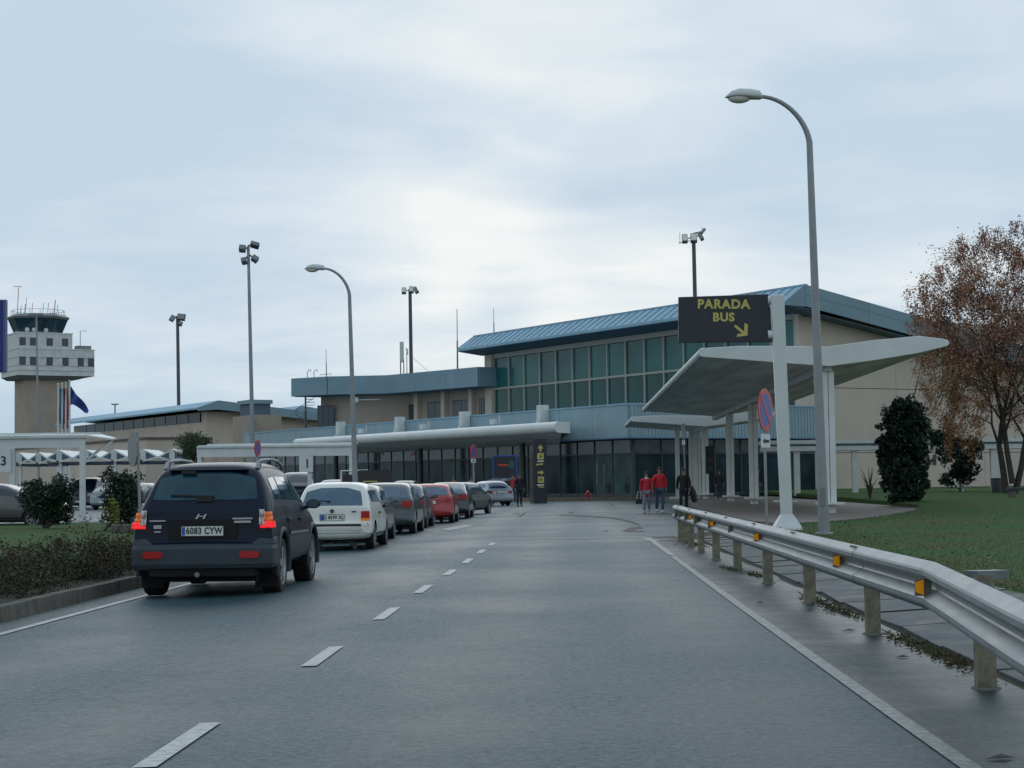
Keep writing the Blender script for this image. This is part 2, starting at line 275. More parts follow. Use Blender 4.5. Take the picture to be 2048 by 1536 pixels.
# ------------------------------------------------------------------ mesh helpers
class MB:
    def __init__(s): s.v = []; s.f = []
    def poly(s, pts):
        b = len(s.v); s.v += [tuple(p) for p in pts]; s.f.append(tuple(range(b, b+len(pts)))); return s
    def quad(s, a, b, c, d): return s.poly((a, b, c, d))
    def hexa(s, p):       # p: 4 bottom (ccw seen from above), 4 top
        b = len(s.v); s.v += [tuple(q) for q in p]
        for f in ((3, 2, 1, 0), (4, 5, 6, 7), (0, 1, 5, 4), (1, 2, 6, 5), (2, 3, 7, 6), (3, 0, 4, 7)): s.f.append(tuple(b+i for i in f))
        return s
    def box(s, x0, x1, y0, y1, z0, z1, T=None):
        p = [Vector(q) for q in ((x0, y0, z0), (x1, y0, z0), (x1, y1, z0), (x0, y1, z0), (x0, y0, z1), (x1, y0, z1), (x1, y1, z1), (x0, y1, z1))]
        if T is not None: p = [T @ q for q in p]
        return s.hexa(p)
    def beam(s, a, b, w, h, up=(0, 0, 1)):
        a, b = Vector(a), Vector(b); d = (b-a).normalized(); up = Vector(up)
        if abs(d.dot(up)) > .99: up = Vector((0, 1, 0))
        x = d.cross(up).normalized()*w/2; y = x.cross(d).normalized()*h/2
        return s.hexa([a-x-y, a+x-y, b+x-y, b-x-y, a-x+y, a+x+y, b+x+y, b-x+y])
    def tube(s, pts, rad, n=8, cap=True):
        pts = [Vector(p) for p in pts]
        if not isinstance(rad, (list, tuple)): rad = [rad]*len(pts)
        b = len(s.v); ux = None
        for i, p in enumerate(pts):
            t = (pts[min(i+1, len(pts)-1)]-pts[max(i-1, 0)])
            t = t.normalized() if t.length > 1e-9 else Vector((0, 0, 1))
            if ux is None:
                r = Vector((0, 0, 1)) if abs(t.z) < .9 else Vector((1, 0, 0)); ux = t.cross(r).normalized()
            else:
                ux = (ux-t*ux.dot(t)); ux = ux.normalized() if ux.length > 1e-6 else t.orthogonal().normalized()
            uy = t.cross(ux)
            for k in range(n):
                a = 2*pi*k/n; s.v.append(tuple(p+(ux*cos(a)+uy*sin(a))*rad[i]))
        for i in range(len(pts)-1):
            for k in range(n):
                k2 = (k+1) % n; s.f.append((b+i*n+k, b+i*n+k2, b+(i+1)*n+k2, b+(i+1)*n+k))
        if cap:
            s.f.append(tuple(b+k for k in reversed(range(n)))); s.f.append(tuple(b+(len(pts)-1)*n+k for k in range(n)))
        return s
    def loft(s, rings, closed=True, cap=True):
        n = len(rings[0]); b = len(s.v)
        for r in rings: s.v += [tuple(p) for p in r]
        for i in range(len(rings)-1):
            for k in range(n if closed else n-1):
                k2 = (k+1) % n; s.f.append((b+i*n+k, b+i*n+k2, b+(i+1)*n+k2, b+(i+1)*n+k))
        if cap and closed:
            s.f.append(tuple(b+k for k in reversed(range(n)))); s.f.append(tuple(b+(len(rings)-1)*n+k for k in range(n)))
        return s
    def prism(s, poly, vec):
        v = Vector(vec); a = [Vector(p) for p in poly]; return s.loft([a, [p+v for p in a]])
    def ellipsoid(s, c, r, nu=12, nv=8):
        rings = []
        for j in range(1, nv):
            t = pi*j/nv-pi/2
            rings.append([(c[0]+r[0]*cos(t)*cos(2*pi*k/nu), c[1]+r[1]*cos(t)*sin(2*pi*k/nu), c[2]+r[2]*sin(t)) for k in range(nu)])
        return s.loft(rings)
    def lathe(s, prof, n=20, axis='Z', c=(0, 0, 0), cap=True):
        rings = []
        for r, h in prof:
            ring = []
            for k in range(n):
                a = 2*pi*k/n; u, w = r*cos(a), r*sin(a)
                ring.append((c[0]+h, c[1]+u, c[2]+w) if axis == 'X' else (c[0]+w, c[1]+h, c[2]+u) if axis == 'Y' else (c[0]+u, c[1]+w, c[2]+h))
            rings.append(ring)
        return s.loft(rings, cap=cap)
    def disc(s, c, r, n=28, axis='Y', ry=None):
        ry = ry or r
        return s.poly([(c[0]+r*cos(2*pi*k/n), c[1], c[2]+ry*sin(2*pi*k/n)) for k in range(n)])
    def mesh(s, name, m, smooth=False, bevel=0, ang=35, fix=True):
        me = bpy.data.meshes.new(name); me.from_pydata(s.v, [], s.f)
        if bevel or fix:
            bm = bmesh.new(); bm.from_mesh(me)
            if bevel:
                bmesh.ops.remove_doubles(bm, verts=bm.verts, dist=1e-5)
            if fix: bmesh.ops.recalc_face_normals(bm, faces=bm.faces)
            if bevel:
                ed = [e for e in bm.edges if len(e.link_faces) == 2 and e.calc_face_angle(0) > radians(25)]
                bmesh.ops.bevel(bm, geom=ed, offset=bevel, segments=2, affect='EDGES', profile=.5, clamp_overlap=True)
            bm.to_mesh(me); bm.free()
        me.materials.append(m)
        if smooth:
            me.shade_smooth(); me.set_sharp_from_angle(angle=radians(ang))
        return me
    def build(s, name, m, parent=None, smooth=False, bevel=0, ang=35, loc=None, fix=True):
        return link(name, s.mesh(name, m, smooth, bevel, ang, fix), parent, loc)

def link(name, me, parent=None, loc=None, rotz=None):
    o = bpy.data.objects.new(name, me); C.objects.link(o)
    if parent is not None: o.parent = parent
    if loc is not None: o.location = loc
    if rotz is not None: o.rotation_euler.z = rotz
    return o
def tag(o, label, cat, group=None, kind=None):
    o['label'] = label; o['category'] = cat
    if group: o['group'] = group
    if kind: o['kind'] = kind
    return o
def thing(name, label, cat, loc=(0, 0, 0), rotz=0.0, group=None):
    o = bpy.data.objects.new(name, None); C.objects.link(o); o.empty_display_size = .3
    o.location = loc; o.rotation_euler = (0, 0, rotz)
    return tag(o, label, cat, group)
KIDS = {}
def dup(root, loc, rotz=None, label=None):
    def cp(o, par):
        c = o.copy(); C.objects.link(c)
        if par is not None: c.parent = par
        for ch in [q for q in bpy.data.objects if q.parent == o]: cp(ch, c)
        return c
    r = cp(root, None); r.location = loc
    if rotz is not None: r.rotation_euler.z = rotz
    if label: r['label'] = label
    return r
def struct(name, mb, m, label=None, cat=None, smooth=False, kind='structure'):
    o = mb.build(name, m, smooth=smooth); o['kind'] = kind
    if label: o['label'] = label; o['category'] = cat
    return o
def text(name, s, size, m, parent, mw, bold=0.0, extrude=0.004, sx=1.0, spacing=1.0):
    cu = bpy.data.curves.new(name, 'FONT'); cu.body = s; cu.size = size; cu.extrude = extrude; cu.offset = bold; cu.align_x = 'CENTER'; cu.align_y = 'CENTER'
    cu.resolution_u = 4; cu.space_character = spacing
    t = bpy.data.objects.new(name, cu); C.objects.link(t)
    me = bpy.data.meshes.new_from_object(t.evaluated_get(bpy.context.evaluated_depsgraph_get()))
    bpy.data.objects.remove(t); bpy.data.curves.remove(cu)
    me.name = name; me.materials.clear(); me.materials.append(m)
    me.transform(mw @ Matrix.Diagonal((sx, 1, 1, 1)))
    return link(name, me, parent)
FACE = Matrix.Rotation(pi/2, 4, 'X')            # text lying in XZ, read from -Y
def sheet(pts, z): return MB().poly([(p.x, p.y, z) for p in pts])
def lerp(a, b, t): return a+(b-a)*t
def interp(tab, x):
    if x <= tab[0][0]: return tab[0][1]
    for (a, b), (c, d) in zip(tab, tab[1:]):
        if x <= c: return b+(d-b)*(x-a)/(c-a)
    return tab[-1][1]
# =================================================================== GROUND
struct('ground', MB().quad((-3000, -200, -.3), (3000, -200, -.3), (3000, 6000, -.3), (-3000, 6000, -.3)), M['earth'], 'far open ground reaching the horizon', 'ground')
# the carriageway is cambered: it falls gently towards the kerb on the parking side
def rz(lat, d):
    k = interp([(-14, 0), (-9, 1), (-5.4, 1), (-1.8, 0)], lat)
    return -.10*k*interp([(84, 1), (98, 0)], d)
LATS = (-90, -14, -11.5, -9, -5.4, -4.2, -3.0, -1.8, 2.72, 60)
rd = MB()
for d0 in range(-8, 190, 3):
    for a, b in zip(LATS, LATS[1:]):
        rd.quad(*[R(l, d, rz(l, d)) for l, d in ((a, d0), (b, d0), (b, d0+3), (a, d0+3))])
road = struct('road', rd, M['asphalt'], 'wet grey asphalt road running up to the terminal', 'road')

def road_piece(name, pts, z, m, kind=None):
    o = MB().poly([(p.x, p.y, z+rz(p.x-SL*p.y, p.y)) for p in pts]).build(name, m, road, fix=False)
    if kind: o['kind'] = kind
    return o
def ribbon(name, path, w, z, m):
    mb = MB()
    for (a, d0), (b, d1) in zip(path, path[1:]):
        p = [R(a-w/2, d0), R(a+w/2, d0), R(b+w/2, d1), R(b-w/2, d1)]
        mb.poly([(q.x, q.y, z+rz(q.x-SL*q.y, q.y)) for q in p])
    return mb.build(name, m, road, fix=False)
# soaked shoulder strip outside the edge line, gutter and patches
sh = MB()
rr = random.Random(3)
prev = None
for i in range(0, 33):
    d = 4+i*1.2
    cur = (R(interp([(3, 1.80), (10, 1.75), (20, 1.72), (45, 1.73)], d), d), R(2.72+.06*sin(d*1.3)+rr.uniform(-.03, .03), d))
    if prev: sh.poly([(p.x, p.y, .004) for p in (prev[0], prev[1], cur[1], cur[0])])
    prev = cur
sh.build('road_shoulder', M['asphalt_wet'], road, fix=False)
ribbon('edge_line', [(1.80, 3), (1.75, 10), (1.72, 20), (1.72, 31)], .095, .008, M['line_edge'])
ribbon('edge_line', [(1.73, 31.4), (1.74, 41.5)], .12, .008, M['line_worn'])
ribbon('edge_line', [(-5.5, k) for k in range(4, 37, 3)], .10, .008, M['line'])
# dashes, measured one by one
dash = [((330, 1500), (452, 1446)), ((618, 1333), (672, 1294)), ((760, 1240), (787, 1216)), ((838, 1187), (855, 1171)), ((892, 1151), (908, 1140)), ((928, 1127), (942, 1118)), ((958, 1107), (968, 1100)), ((980, 1091), (988, 1086))]
for i, (a, b) in enumerate(dash):
    A, B = gp(*a), gp(*b)
    if i == 0: A = A+(A-B)*.55
    t = Vector((SL, 1, 0)).normalized(); n = Vector((t.y, -t.x, 0))*.058
    ln = (B-A).length; mid = (A+B)/2
    A, B = mid-t*ln/2, mid+t*ln/2
    road_piece('lane_dash', [A-n, A+n, B+n*1.02, B-n], .008, M['line'])
# long seam between the two asphalt lanes, transverse joint, second lane mark and the tar strips near the terminal
road_piece('transverse_joint', [R(-1.8, 41.8), R(2.4, 41.6), R(2.4, 42.0), R(-1.8, 42.2)], .004, M['line_worn'])
road_piece('lane_dash', [gp(882, 1055), gp(900, 1058), gp(950, 1049), gp(930, 1047)], .008, M['line_worn'])
for poly in ([(1036, 1033), (1042, 1034), (1052, 1026), (1048, 1025)], [(1025, 1028), (1040, 1028), (1040, 1026), (1026, 1026.4)],
             [(1120, 1029), (1175, 1031), (1230, 1035), (1262, 1042), (1281, 1049), (1276, 1050), (1240, 1040.5), (1210, 1036), (1160, 1033.4), (1118, 1031)],
             [(1134, 1026), (1146, 1027), (1150, 1024.5), (1143, 1024)], [(1244, 1062), (1258, 1056), (1280, 1053), (1288, 1057), (1268, 1060), (1276, 1064), (1250, 1064)],
             [(1217, 1007), (1226, 1012), (1229, 1012), (1221, 1006.5)], [(1205, 1063), (1216, 1063.4), (1217, 1061.6), (1208, 1061.4)],
             [(1292, 1075.5), (1340, 1075), (1362, 1073), (1362, 1077), (1320, 1078)], [(1315, 1080), (1362, 1080), (1362, 1082), (1317, 1081.6)],
             [(1275, 1064), (1290, 1063.5), (1286, 1061.6), (1274, 1062.2)]):
    road_piece('tar_strip', [gp(*p) for p in poly], .006, M['tar'])
road_piece('edge_line', [gp(1284, 1077), gp(1296, 1082), gp(1300, 1081.5), gp(1290, 1076.6)], .008, M['line'])
# dark leaves and scraps on the wet shoulder
lf = MB()
for (a, b) in ((1697, 1261), (1805, 1314), (2000, 1516), (1850, 1245), (1520, 1205), (1620, 1220), (1350, 1090)):
    c = gp(a, b, .012); w = rr.uniform(.04, .08)
    lf.poly([c+Vector((-w, -.02, 0)), c+Vector((0, -.04, .008)), c+Vector((w, .01, 0)), c+Vector((w*.2, .05, .012))])
struct('fallen_leaves', lf, M['bark'], 'scattered dark wet leaves on the road shoulder', 'leaves', kind='stuff')

# ---------------- verge of concrete slabs beside the rail
vg = MB()
for d0 in range(4, 44, 2):
    vg.quad(R(2.70, d0, .002), R(4.6, d0, .11), R(4.6, d0+2, .11), R(2.70, d0+2, .002))
verge = struct('verge', vg, M['verge'], 'strip of soil and moss beneath the paved verge', 'verge')
rv = random.Random(5)
for row, (l0, l1) in enumerate(((2.78, 3.38), (3.42, 4.02), (4.06, 4.5))):
    d = 5.0+row*.7
    while d < 40:
        ln = rv.uniform(1.5, 1.9); mb = MB()
        z = lambda l: .012+(l-2.70)*.057
        tw = rv.uniform(-.008, .008); k = rv.uniform(-.02, .02)
        p = [R(l0+k, d+.02, z(l0)-.03), R(l1+k, d+.02, z(l1)-.03), R(l1-k, d+ln-.02, z(l1)-.03), R(l0-k, d+ln-.02, z(l0)-.03)]
        q = [v+Vector((0, 0, .045+tw*(1 if i in (0, 1) else -1))) for i, v in enumerate(p)]
        mb.hexa(p+q).build('slab', M['slab'], verge)
        d += ln+.02
# ---------------- lawn to the far side of the rail
def lawn_z(d): return interp([(4, .12), (40, .10), (45, .10), (52, .125), (70, .29), (110, .44), (150, .50)], d)
def lawn_edge(d): return interp([(4, 4.5), (44, 4.5), (47, 5.5), (50, 7.4), (55, 9.6), (60, 11.4), (64, 12.6), (70, 13.4), (150, 13.8)], d)
def grid_lawn(name, rows, lab):
    mb = MB()
    for (r0, r1) in zip(rows, rows[1:]):
        for a, b, c, e in zip(r0, r0[1:], r1[1:], r1): mb.quad(a, b, c, e)
    r0 = [r[0] for r in rows]
    for a, b in zip(r0, r0[1:]): mb.quad(a, b, b-Vector((0, 0, .2)), a-Vector((0, 0, .2)))
    for a, b in zip(rows[0], rows[0][1:]): mb.quad(a, b, b-Vector((0, 0, .2)), a-Vector((0, 0, .2)))
    return struct(name, mb, M['lawn'], lab, 'lawn')
rows = []
rg = random.Random(8)
for d in list(range(4, 60, 3))+list(range(60, 156, 8)):
    e = lawn_edge(d); n = 14
    rows.append([R(e+(60-e)*(i/n)**1.6, d, lawn_z(d)+(.035 if i > 1 else 0)*rg.random()) for i in range(n+1)])
grid_lawn('lawn', rows, 'green lawn behind the guardrail strewn with brown leaves')
rows = []
for d in range(4, 62, 3):
    rows.append([R(-6.75-(30)*(i/12)**1.4, d, .07+.03*rg.random()+.03*(i > 1)) for i in range(13)])
grid_lawn('lawn', rows, 'darker green lawn beyond the low roadside hedge')
# blades of grass and leaves lying on it
gb = MB()
def blades(n, f, hmax):
    for _ in range(n):
        p = f(); h = rg.uniform(.4, 1)*hmax; a = rg.uniform(0, 2*pi); w = .007
        v = Vector((cos(a), sin(a), 0))*w; t = Vector((rg.uniform(-.5, .5)*h, rg.uniform(-.5, .5)*h, h))
        gb.poly([p-v, p+v, p+t])
def right_spot():
    d = 14+ (rg.random()**1.2)*46; l = lawn_edge(d)+.02+rg.random()**1.7*9
    return R(l, d, lawn_z(d)+.02)
def left_spot():
    d = 24+rg.random()*33; return R(-7.4-rg.random()**1.5*16, d, .10)
blades(26000, right_spot, .035); blades(14000, left_spot, .035)
moss = []
for (a, b) in ((1633, 1203), (1660, 1216), (1690, 1230), (1815, 1285), (1850, 1300), (1890, 1318), (1920, 1335), (1460, 1140), (1400, 1093), (1385, 1088), (1510, 1152)):
    c = gp(a, b)
    for _ in range(220):
        moss.append(c+Vector((rg.gauss(0, .06), rg.gauss(0, .45), .015)))
mg_ = MB()
for p in moss:
    h = rg.uniform(.006, .026); a = rg.uniform(0, 6.28); v = Vector((cos(a), sin(a), 0))*.012
    mg_.poly([p-v, p+v, p+Vector((rg.uniform(-.03, .03), rg.uniform(-.03, .03), h))])
struct('moss', mg_, M['moss'], 'olive moss and weeds along the edge of the wet shoulder', 'moss', kind='stuff')
struct('grass', gb, M['blade'], 'short green grass growing on the lawns', 'grass', kind='stuff')
lv = MB()
for _ in range(520):
    d = 17+rg.random()*34; l = lawn_edge(d)+.3+abs(rg.gauss(0, 3.2)); s = rg.uniform(.02, .05); a = rg.uniform(0, 6.28)
    p = R(l, d, lawn_z(d)+.075+rg.uniform(0, .02)); u = Vector((cos(a), sin(a), rg.uniform(-.2, .4)))*s; w = Vector((-sin(a), cos(a), rg.uniform(-.2, .4)))*s*.7
    lv.poly([p-u, p+w, p+u, p-w])
struct('fallen_leaves', lv, M['leaf_fallen'], 'brown birch leaves fallen on the lawn behind the guardrail', 'leaves', kind='stuff')

# ---------------- pavements and kerbs
pv = MB(); edge = [(5.35, 127), (6.6, 103), (5.5, 72), (5.2, 56), (5.15, 49.5)]
poly = [R(l, d) for l, d in edge]+[R(l, d) for l, d in ((5.7, 47.2), (7.5, 50), (9.7, 55), (11.5, 60), (12.8, 64), (13.7, 70), (14.4, 127))]
pv.prism([(p.x, p.y, -.05) for p in poly], (0, 0, .20))
pave = struct('bus_stop_pavement', pv, M['paver'], 'brown paved island beneath the bus stop canopy', 'pavement')
kb = MB()
for (a, b) in zip(edge[:-1], edge[1:]): kb.beam(R(a[0]-.06, a[1], .07), R(b[0]-.06, b[1], .07), .16, .17)
kb.build('kerb', M['kerb'], pave)
lk = MB()
lk.box(-6.0, -5.58, -2, 64, -.05, .118, Matrix.Translation((0, 0, 0)))
med = struct('median_strip', MB().poly([(p.x, p.y, .045) for p in (R(-7.6, 4), R(-6.1, 4), R(-6.1, 60), R(-7.6, 60))]), M['verge'], 'narrow earth strip holding the hedge beside the road', 'median')
d = 4.0
while d < 58:
    ln = 1.0; a = b = -6.02
    mb = MB(); dz = rv.uniform(-.006, .006); dx = rv.uniform(-.008, .008)
    mb.hexa([R(a-.13+dx, d+.008, -.14), R(a+.02+dx, d+.008, -.14), R(b+.02+dx, d+ln-.008, -.14), R(b-.13+dx, d+ln-.008, -.14),
             R(a-.13+dx, d+.008, .066+dz), R(a+.0+dx, d+.008, .066+dz), R(b+.0+dx, d+ln-.008, .066+dz), R(b-.13+dx, d+ln-.008, .066+dz)])
    mb.build('kerbstone', M['kerb'], med, bevel=.012 if d < 34 else 0)
    d += ln

# =================================================================== TERMINAL
BO = Vector((8.2, 128, 0)); BROT = radians(30.5)
term = thing('terminal_building', 'beige airport terminal with blue sheet roof and tall green glass hall', 'building', BO, BROT)
BM = Matrix.Translation(BO) @ Matrix.Rotation(BROT, 4, 'Z'); BI = BM.inverted()
def loc_b(p): return BI @ p
def tp(name, mb, m, par=None, **k): return mb.build(name, m, par or term, **k)
# forecourt pavement in front of the glass
fc = MB().prism([BM @ Vector(q) for q in ((-7.5, -1.0, -.05), (6, -1.0, -.05), (6, 74, -.05), (-7.5, 74, -.05))], (0, 0, .19))
fco = struct('forecourt_pavement', fc, M['plaza'], 'pale pavement in front of the terminal glass', 'pavement')
kbm = MB()
for i in range(75): kbm.box(-7.66, -7.5, -1+i, -.01+i, -.05, .17, BM)
kbm.build('kerb', M['kerb_clay'], fco)
kbm = MB()
for i in range(13): kbm.box(-7.5+i, -6.51+i, -1.16, -1.0, -.05, .17, BM)
kbm.build('kerb', M['kerb_clay'], fco)

BZ0, BZ1 = 4.45, 6.85
# lower volume: core wall, ceiling, roof
tp('core_wall', MB().box(3.2, 18.1, 2.2, 70, 0, 4.5), M['mullion_dark'])
tp('flat_roof', MB().box(.35, 18.15, .35, 72, 6.3, 6.45), M['blue_grey'])
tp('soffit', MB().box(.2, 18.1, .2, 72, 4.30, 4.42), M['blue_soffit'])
# blue fascia panels, long face
for i in range(16):
    y0 = .02+i*4.5; tp('fascia_panel', MB().box(-.08, .12, y0, y0+4.47, BZ0, BZ1-.12), M['blue_metal'])
tp('fascia_cap', MB().box(-.14, .30, -.10, 72.1, BZ1-.118, BZ1), M['blue_roof'])
tp('fascia_drip', MB().box(-.11, .16, -.06, 72.1, BZ0-.10, BZ0-.003), M['blue_rib'])
# corrugated face towards the bus stop
for i in range(4):
    x0 = .14+i*4.5; tp('fascia_panel', MB().box(x0, x0+4.47, -.08, .10, BZ0, BZ1-.12), M['blue_metal'])
rb = MB()
for i in range(60):
    x = .25+i*.298; rb.box(x, x+.10, -.135, -.082, BZ0, BZ1-.13)
o = tp('corrugation', rb, M['blue_metal']); o['kind'] = 'stuff'
tp('fascia_cap', MB().box(.302, 18.4, -.16, .25, BZ1-.118, BZ1+.002), M['blue_roof'])
tp('fascia_drip', MB().box(.162, 18.4, -.14, .1, BZ0-.10, BZ0-.003), M['blue_rib'])
# return of the fascia where it meets the hall
tp('fascia_panel', MB().box(18.2, 18.4, .1, 3.0, BZ0, BZ1-.12), M['blue_metal'])
# shop-front glazing, long face
gx = 1.1; bay = 2.4
gl = MB().box(gx, gx+.05, 0, bay-.10, .42, 3.22).mesh('pane', M['front_glass'])
glp = MB().box(gx, gx+.05, 0, bay-.10, .42, 3.22).mesh('pane', M['front_glass_pale'])
gt = MB().box(gx, gx+.05, 0, bay-.10, 3.34, 4.28).mesh('pane', M['front_glass_top'])
mu = MB().box(gx-.06, gx+.08, 0, .10, .12, 4.295).mesh('mullion', M['mullion_dark'])
for i in range(29):
    y = 1.2+i*bay
    link('pane', glp if (i*7+3) % 5 in (0, 3) else gl, term, (0, y+.10, 0)); link('pane', gt, term, (0, y+.10, 0)); link('mullion', mu, term, (0, y, 0))
tp('sill_rail', MB().box(gx-.03, gx+.06, 1.2, 70.8, .14, .41), M['mullion_dark'])
tp('transom_rail', MB().box(gx-.05, gx+.07, 1.31, 70.8, 3.23, 3.335), M['mullion_dark'])
# glazing towards the bus stop
gl2 = MB().box(0, bay-.10, gx, gx+.05, .42, 3.22).mesh('pane', M['front_glass'])
gt2 = MB().box(0, bay-.10, gx, gx+.05, 3.34, 4.28).mesh('pane', M['front_glass_top'])
mu2 = MB().box(0, .10, gx-.06, gx+.08, .12, 4.295).mesh('mullion', M['mullion_dark'])
for i in range(7):
    x = 1.2+i*bay
    link('pane', gl2, term, (x+.10, 0, 0)); link('pane', gt2, term, (x+.10, 0, 0)); link('mullion', mu2, term, (x, 0, 0))
tp('sill_rail', MB().box(1.2, 18, gx-.03, gx+.06, .14, .41), M['mullion_dark'])
tp('transom_rail', MB().box(1.31, 18, gx-.05, gx+.07, 3.23, 3.335), M['mullion_dark'])
tp('corner_post', MB().box(gx-.10, gx+.11, gx-.10, gx+.11, .12, 4.298), M['mullion_dark'])
for y in (13, 30, 47, 63): tp('column', MB().tube([(-1.0, y, .14), (-1.0, y, 4.299)], .24, 12), M['mullion_dark'], smooth=True)
# stickers and posters in the glass; the tall pale bars are painted reflections
for (x, y, w, h, mm) in ((748, 907, 12, 5, 'sign_red'), (808, 908, 14, 6, 'sign_red'), (885, 922, 10, 10, 'kerb_clay'), (1055, 918, 8, 12, 'joint'), (1175, 950, 9, 46, 'front_glass_top'), (1190, 950, 6, 44, 'front_glass_top'), (1230, 940, 4, 60, 'mullion_dark')):
    q = (x-1024)/F; dd = 83.6/(.589+q)+.6; p = loc_b(px(x, y, dd)); s = dd/F
    tp('poster', MB().box(gx-.014, gx-.004, p.y-w*s/2, p.y+w*s/2, p.z-h*s/2, p.z+h*s/2), M[mm])
# ------ entrance canopy with a rounded white nose
NX, NR, NZ = -5.0, .40, 5.15
nose = [(NX+NR*cos(a), NZ+NR*sin(a)) for a in [radians(v) for v in range(70, 281, 15)]]
y0, y1 = 1.2, 48.0
rings = [[(x, y, z) for x, z in nose]+[(NX+.9, y, 4.72), (NX+.9, y, 5.50)] for y in (y0, y1-1.2)]
rings.append([(NX+.25+(x-NX)*.5, y1-.4, NZ+(z-NZ)*.7) for x, z in nose]+[(NX+.9, y1-.4, 4.85), (NX+.9, y1-.4, 5.42)])
rings.append([(NX+.5+(x-NX)*.1, y1, NZ+(z-NZ)*.25) for x, z in nose]+[(NX+.9, y1, 5.05), (NX+.9, y1, 5.25)])
tp('canopy_nose', MB().loft(rings), M['white'], smooth=True)
tp('canopy_deck', MB().hexa([(NX+.902, y0, 5.30), (-.15, y0+7.8, 5.46), (-.15, y1, 5.46), (NX+.902, y1, 5.20), (NX+.902, y0, 5.46), (-.15, y0+7.8, 5.62), (-.15, y1, 5.62), (NX+.902, y1, 5.36)]), M['blue_grey'])
tp('canopy_soffit', MB().hexa([(NX+.2, y0+.01, 4.74), (.9, y0+9.4, 4.20), (.9, y1-.5, 4.20), (NX+.2, y1-.5, 4.74), (NX+.2, y0+.01, 4.80), (.9, y0+9.4, 4.29), (.9, y1-.5, 4.29), (NX+.2, y1-.5, 4.80)]), M['soffit'])
tp('canopy_end', MB().prism([(NX+.9, y0, 4.72), (-.15, y0+7.8, 4.44), (-.15, y0+7.8, 5.60), (NX+.9, y0, 5.45)], (0, -.02, 0)), M['white_dirty'])
for y in (10.8, 23.1, 34.8, 47.0):
    f = tp('hanger_fin', MB().box(-.85, -.10, y-.30, y+.30, 5.66, 7.15), M['white'], bevel=.02)
    tp('hanger_base', MB().box(-1.3, -.88, y-.85, y-.35, 5.64, 6.0), M['white_dirty'])
for y in (17.0, 29.0, 41.0):
    tp('floodlight', MB().box(-1.4, -1.1, y-.35, y+.35, 5.9, 6.3).box(-1.0, -.9, y-.5, y-.42, 5.62, 6.6), M['white'])

# ------ glazed hall
HX, HY0, HY1 = 18.3, 3.1, 52.0
tp('hall_wall', MB().box(HX+.35, 58, HY0+.25, HY1, 0, 13.9), M['beige'])
g0, hb = 3.6, 2.95
pu = MB().box(HX+.12, HX+.18, .09, hb-.09, 10.83, 13.72).mesh('pane', M['hall_glass'])
pu_b = MB().box(HX+.12, HX+.18, .09, hb-.09, 10.83, 13.72).mesh('pane', M['hall_glass_b']); pu_c = MB().box(HX+.12, HX+.18, .09, hb-.09, 10.83, 13.72).mesh('pane', M['hall_glass_c'])
pl = MB().box(HX+.12, HX+.18, .09, hb-.09, 6.50, 10.62).mesh('pane', M['hall_glass_low'])
mh = MB().box(HX-.04, HX+.24, -.09, .09, 6.4, 13.80).mesh('mullion', M['mullion'])
for i in range(16):
    y = g0+i*hb
    link('pane', (pu, pu_b, pu_c)[(i*5+i//3) % 3], term, (0, y, 0)); link('pane', pl, term, (0, y, 0)); link('mullion', mh, term, (0, y, 0))
link('mullion', mh, term, (0, g0+16*hb, 0))
tp('transom_rail', MB().box(HX-.02, HX+.22, g0+.1, g0+16*hb-.1, 10.625, 10.825), M['mullion'])
tp('head_rail', MB().box(HX+.0, HX+.30, g0-.2, HY1, 13.80, 14.25), M['mullion'])
tp('end_pier', MB().box(HX-.25, HX+.36, g0+16*hb+.1, HY1+.25, 6.4, 14.2), M['beige'])
tp('end_pier', MB().box(HX-.05, HX+.36, HY0-.02, g0-.1, 0, 14.2), M['beige'])
# gable wall of separate rendered panels with recessed joints
gw0 = HX+.37
for zi, (z0, z1) in enumerate(((0, 3.30), (3.36, 8.42), (8.48, 14.0))):
    for i in range(4):
        x0 = gw0+i*9.6; tp('wall_panel', MB().box(x0, x0+9.57, HY0, HY0+.24, z0, z1), M['beige'])
tp('wall_joint', MB().box(gw0, 57.5, HY0+.05, HY0+.245, 0, 13.95), M['joint'])
# small vents in the gable wall
for (x, y) in ((1852, 920), (1866, 920)):
    q = (x-1024)/F; A = 7.6-2.6*.0+.0; 
    # meet of the sight line with the gable plane
    o0 = BM @ Vector((0, HY0, 0)); bdir = Vector((cos(BROT), sin(BROT), 0))
    t = (q*o0.y-o0.x)/(bdir.x-q*bdir.y); P_ = o0+bdir*t; zz_ = px(x, y, P_.y).z
    tp('vent', MB().box(t-.18, t+.18, HY0-.05, HY0-.003, zz_-.42, zz_+.42), M['mullion_dark'])
# roof: front slope of standing-seam panels, edge, soffit, gable fascia, falling back slope
EX, RX, EZ, RZ = 15.8, 17.75, 14.62, 16.25
RY0, RY1 = 1.5, 53.7
n = 44; w = (RY1-RY0)/n
for i in range(n):
    a = RY0+i*w+.02; b = RY0+(i+1)*w-.02
    tp('roof_sheet', MB().hexa([(EX, a, EZ+.24), (RX, a, RZ-.06), (RX, b, RZ-.06), (EX, b, EZ+.24), (EX, a, EZ+.31), (RX, a, RZ), (RX, b, RZ), (EX, b, EZ+.31)]), M['blue_roof'])
sm = MB()
for i in range(n+1):
    y = RY0+i*w; sm.beam((EX+.02, y, EZ+.32), (RX, y, RZ+.02), .05, .12)
o = tp('roof_seam', sm, M['blue_rib']); o['kind'] = 'stuff'
tp('eave', MB().box(EX-.12, EX+.14, RY0-.02, RY1+.02, EZ, EZ+.28), M['blue_roof'], bevel=.04)
tp('ridge_cap', MB().box(RX-.12, RX+.2, RY0-.04, RY1+.04, RZ-.05, RZ+.08), M['blue_roof'])
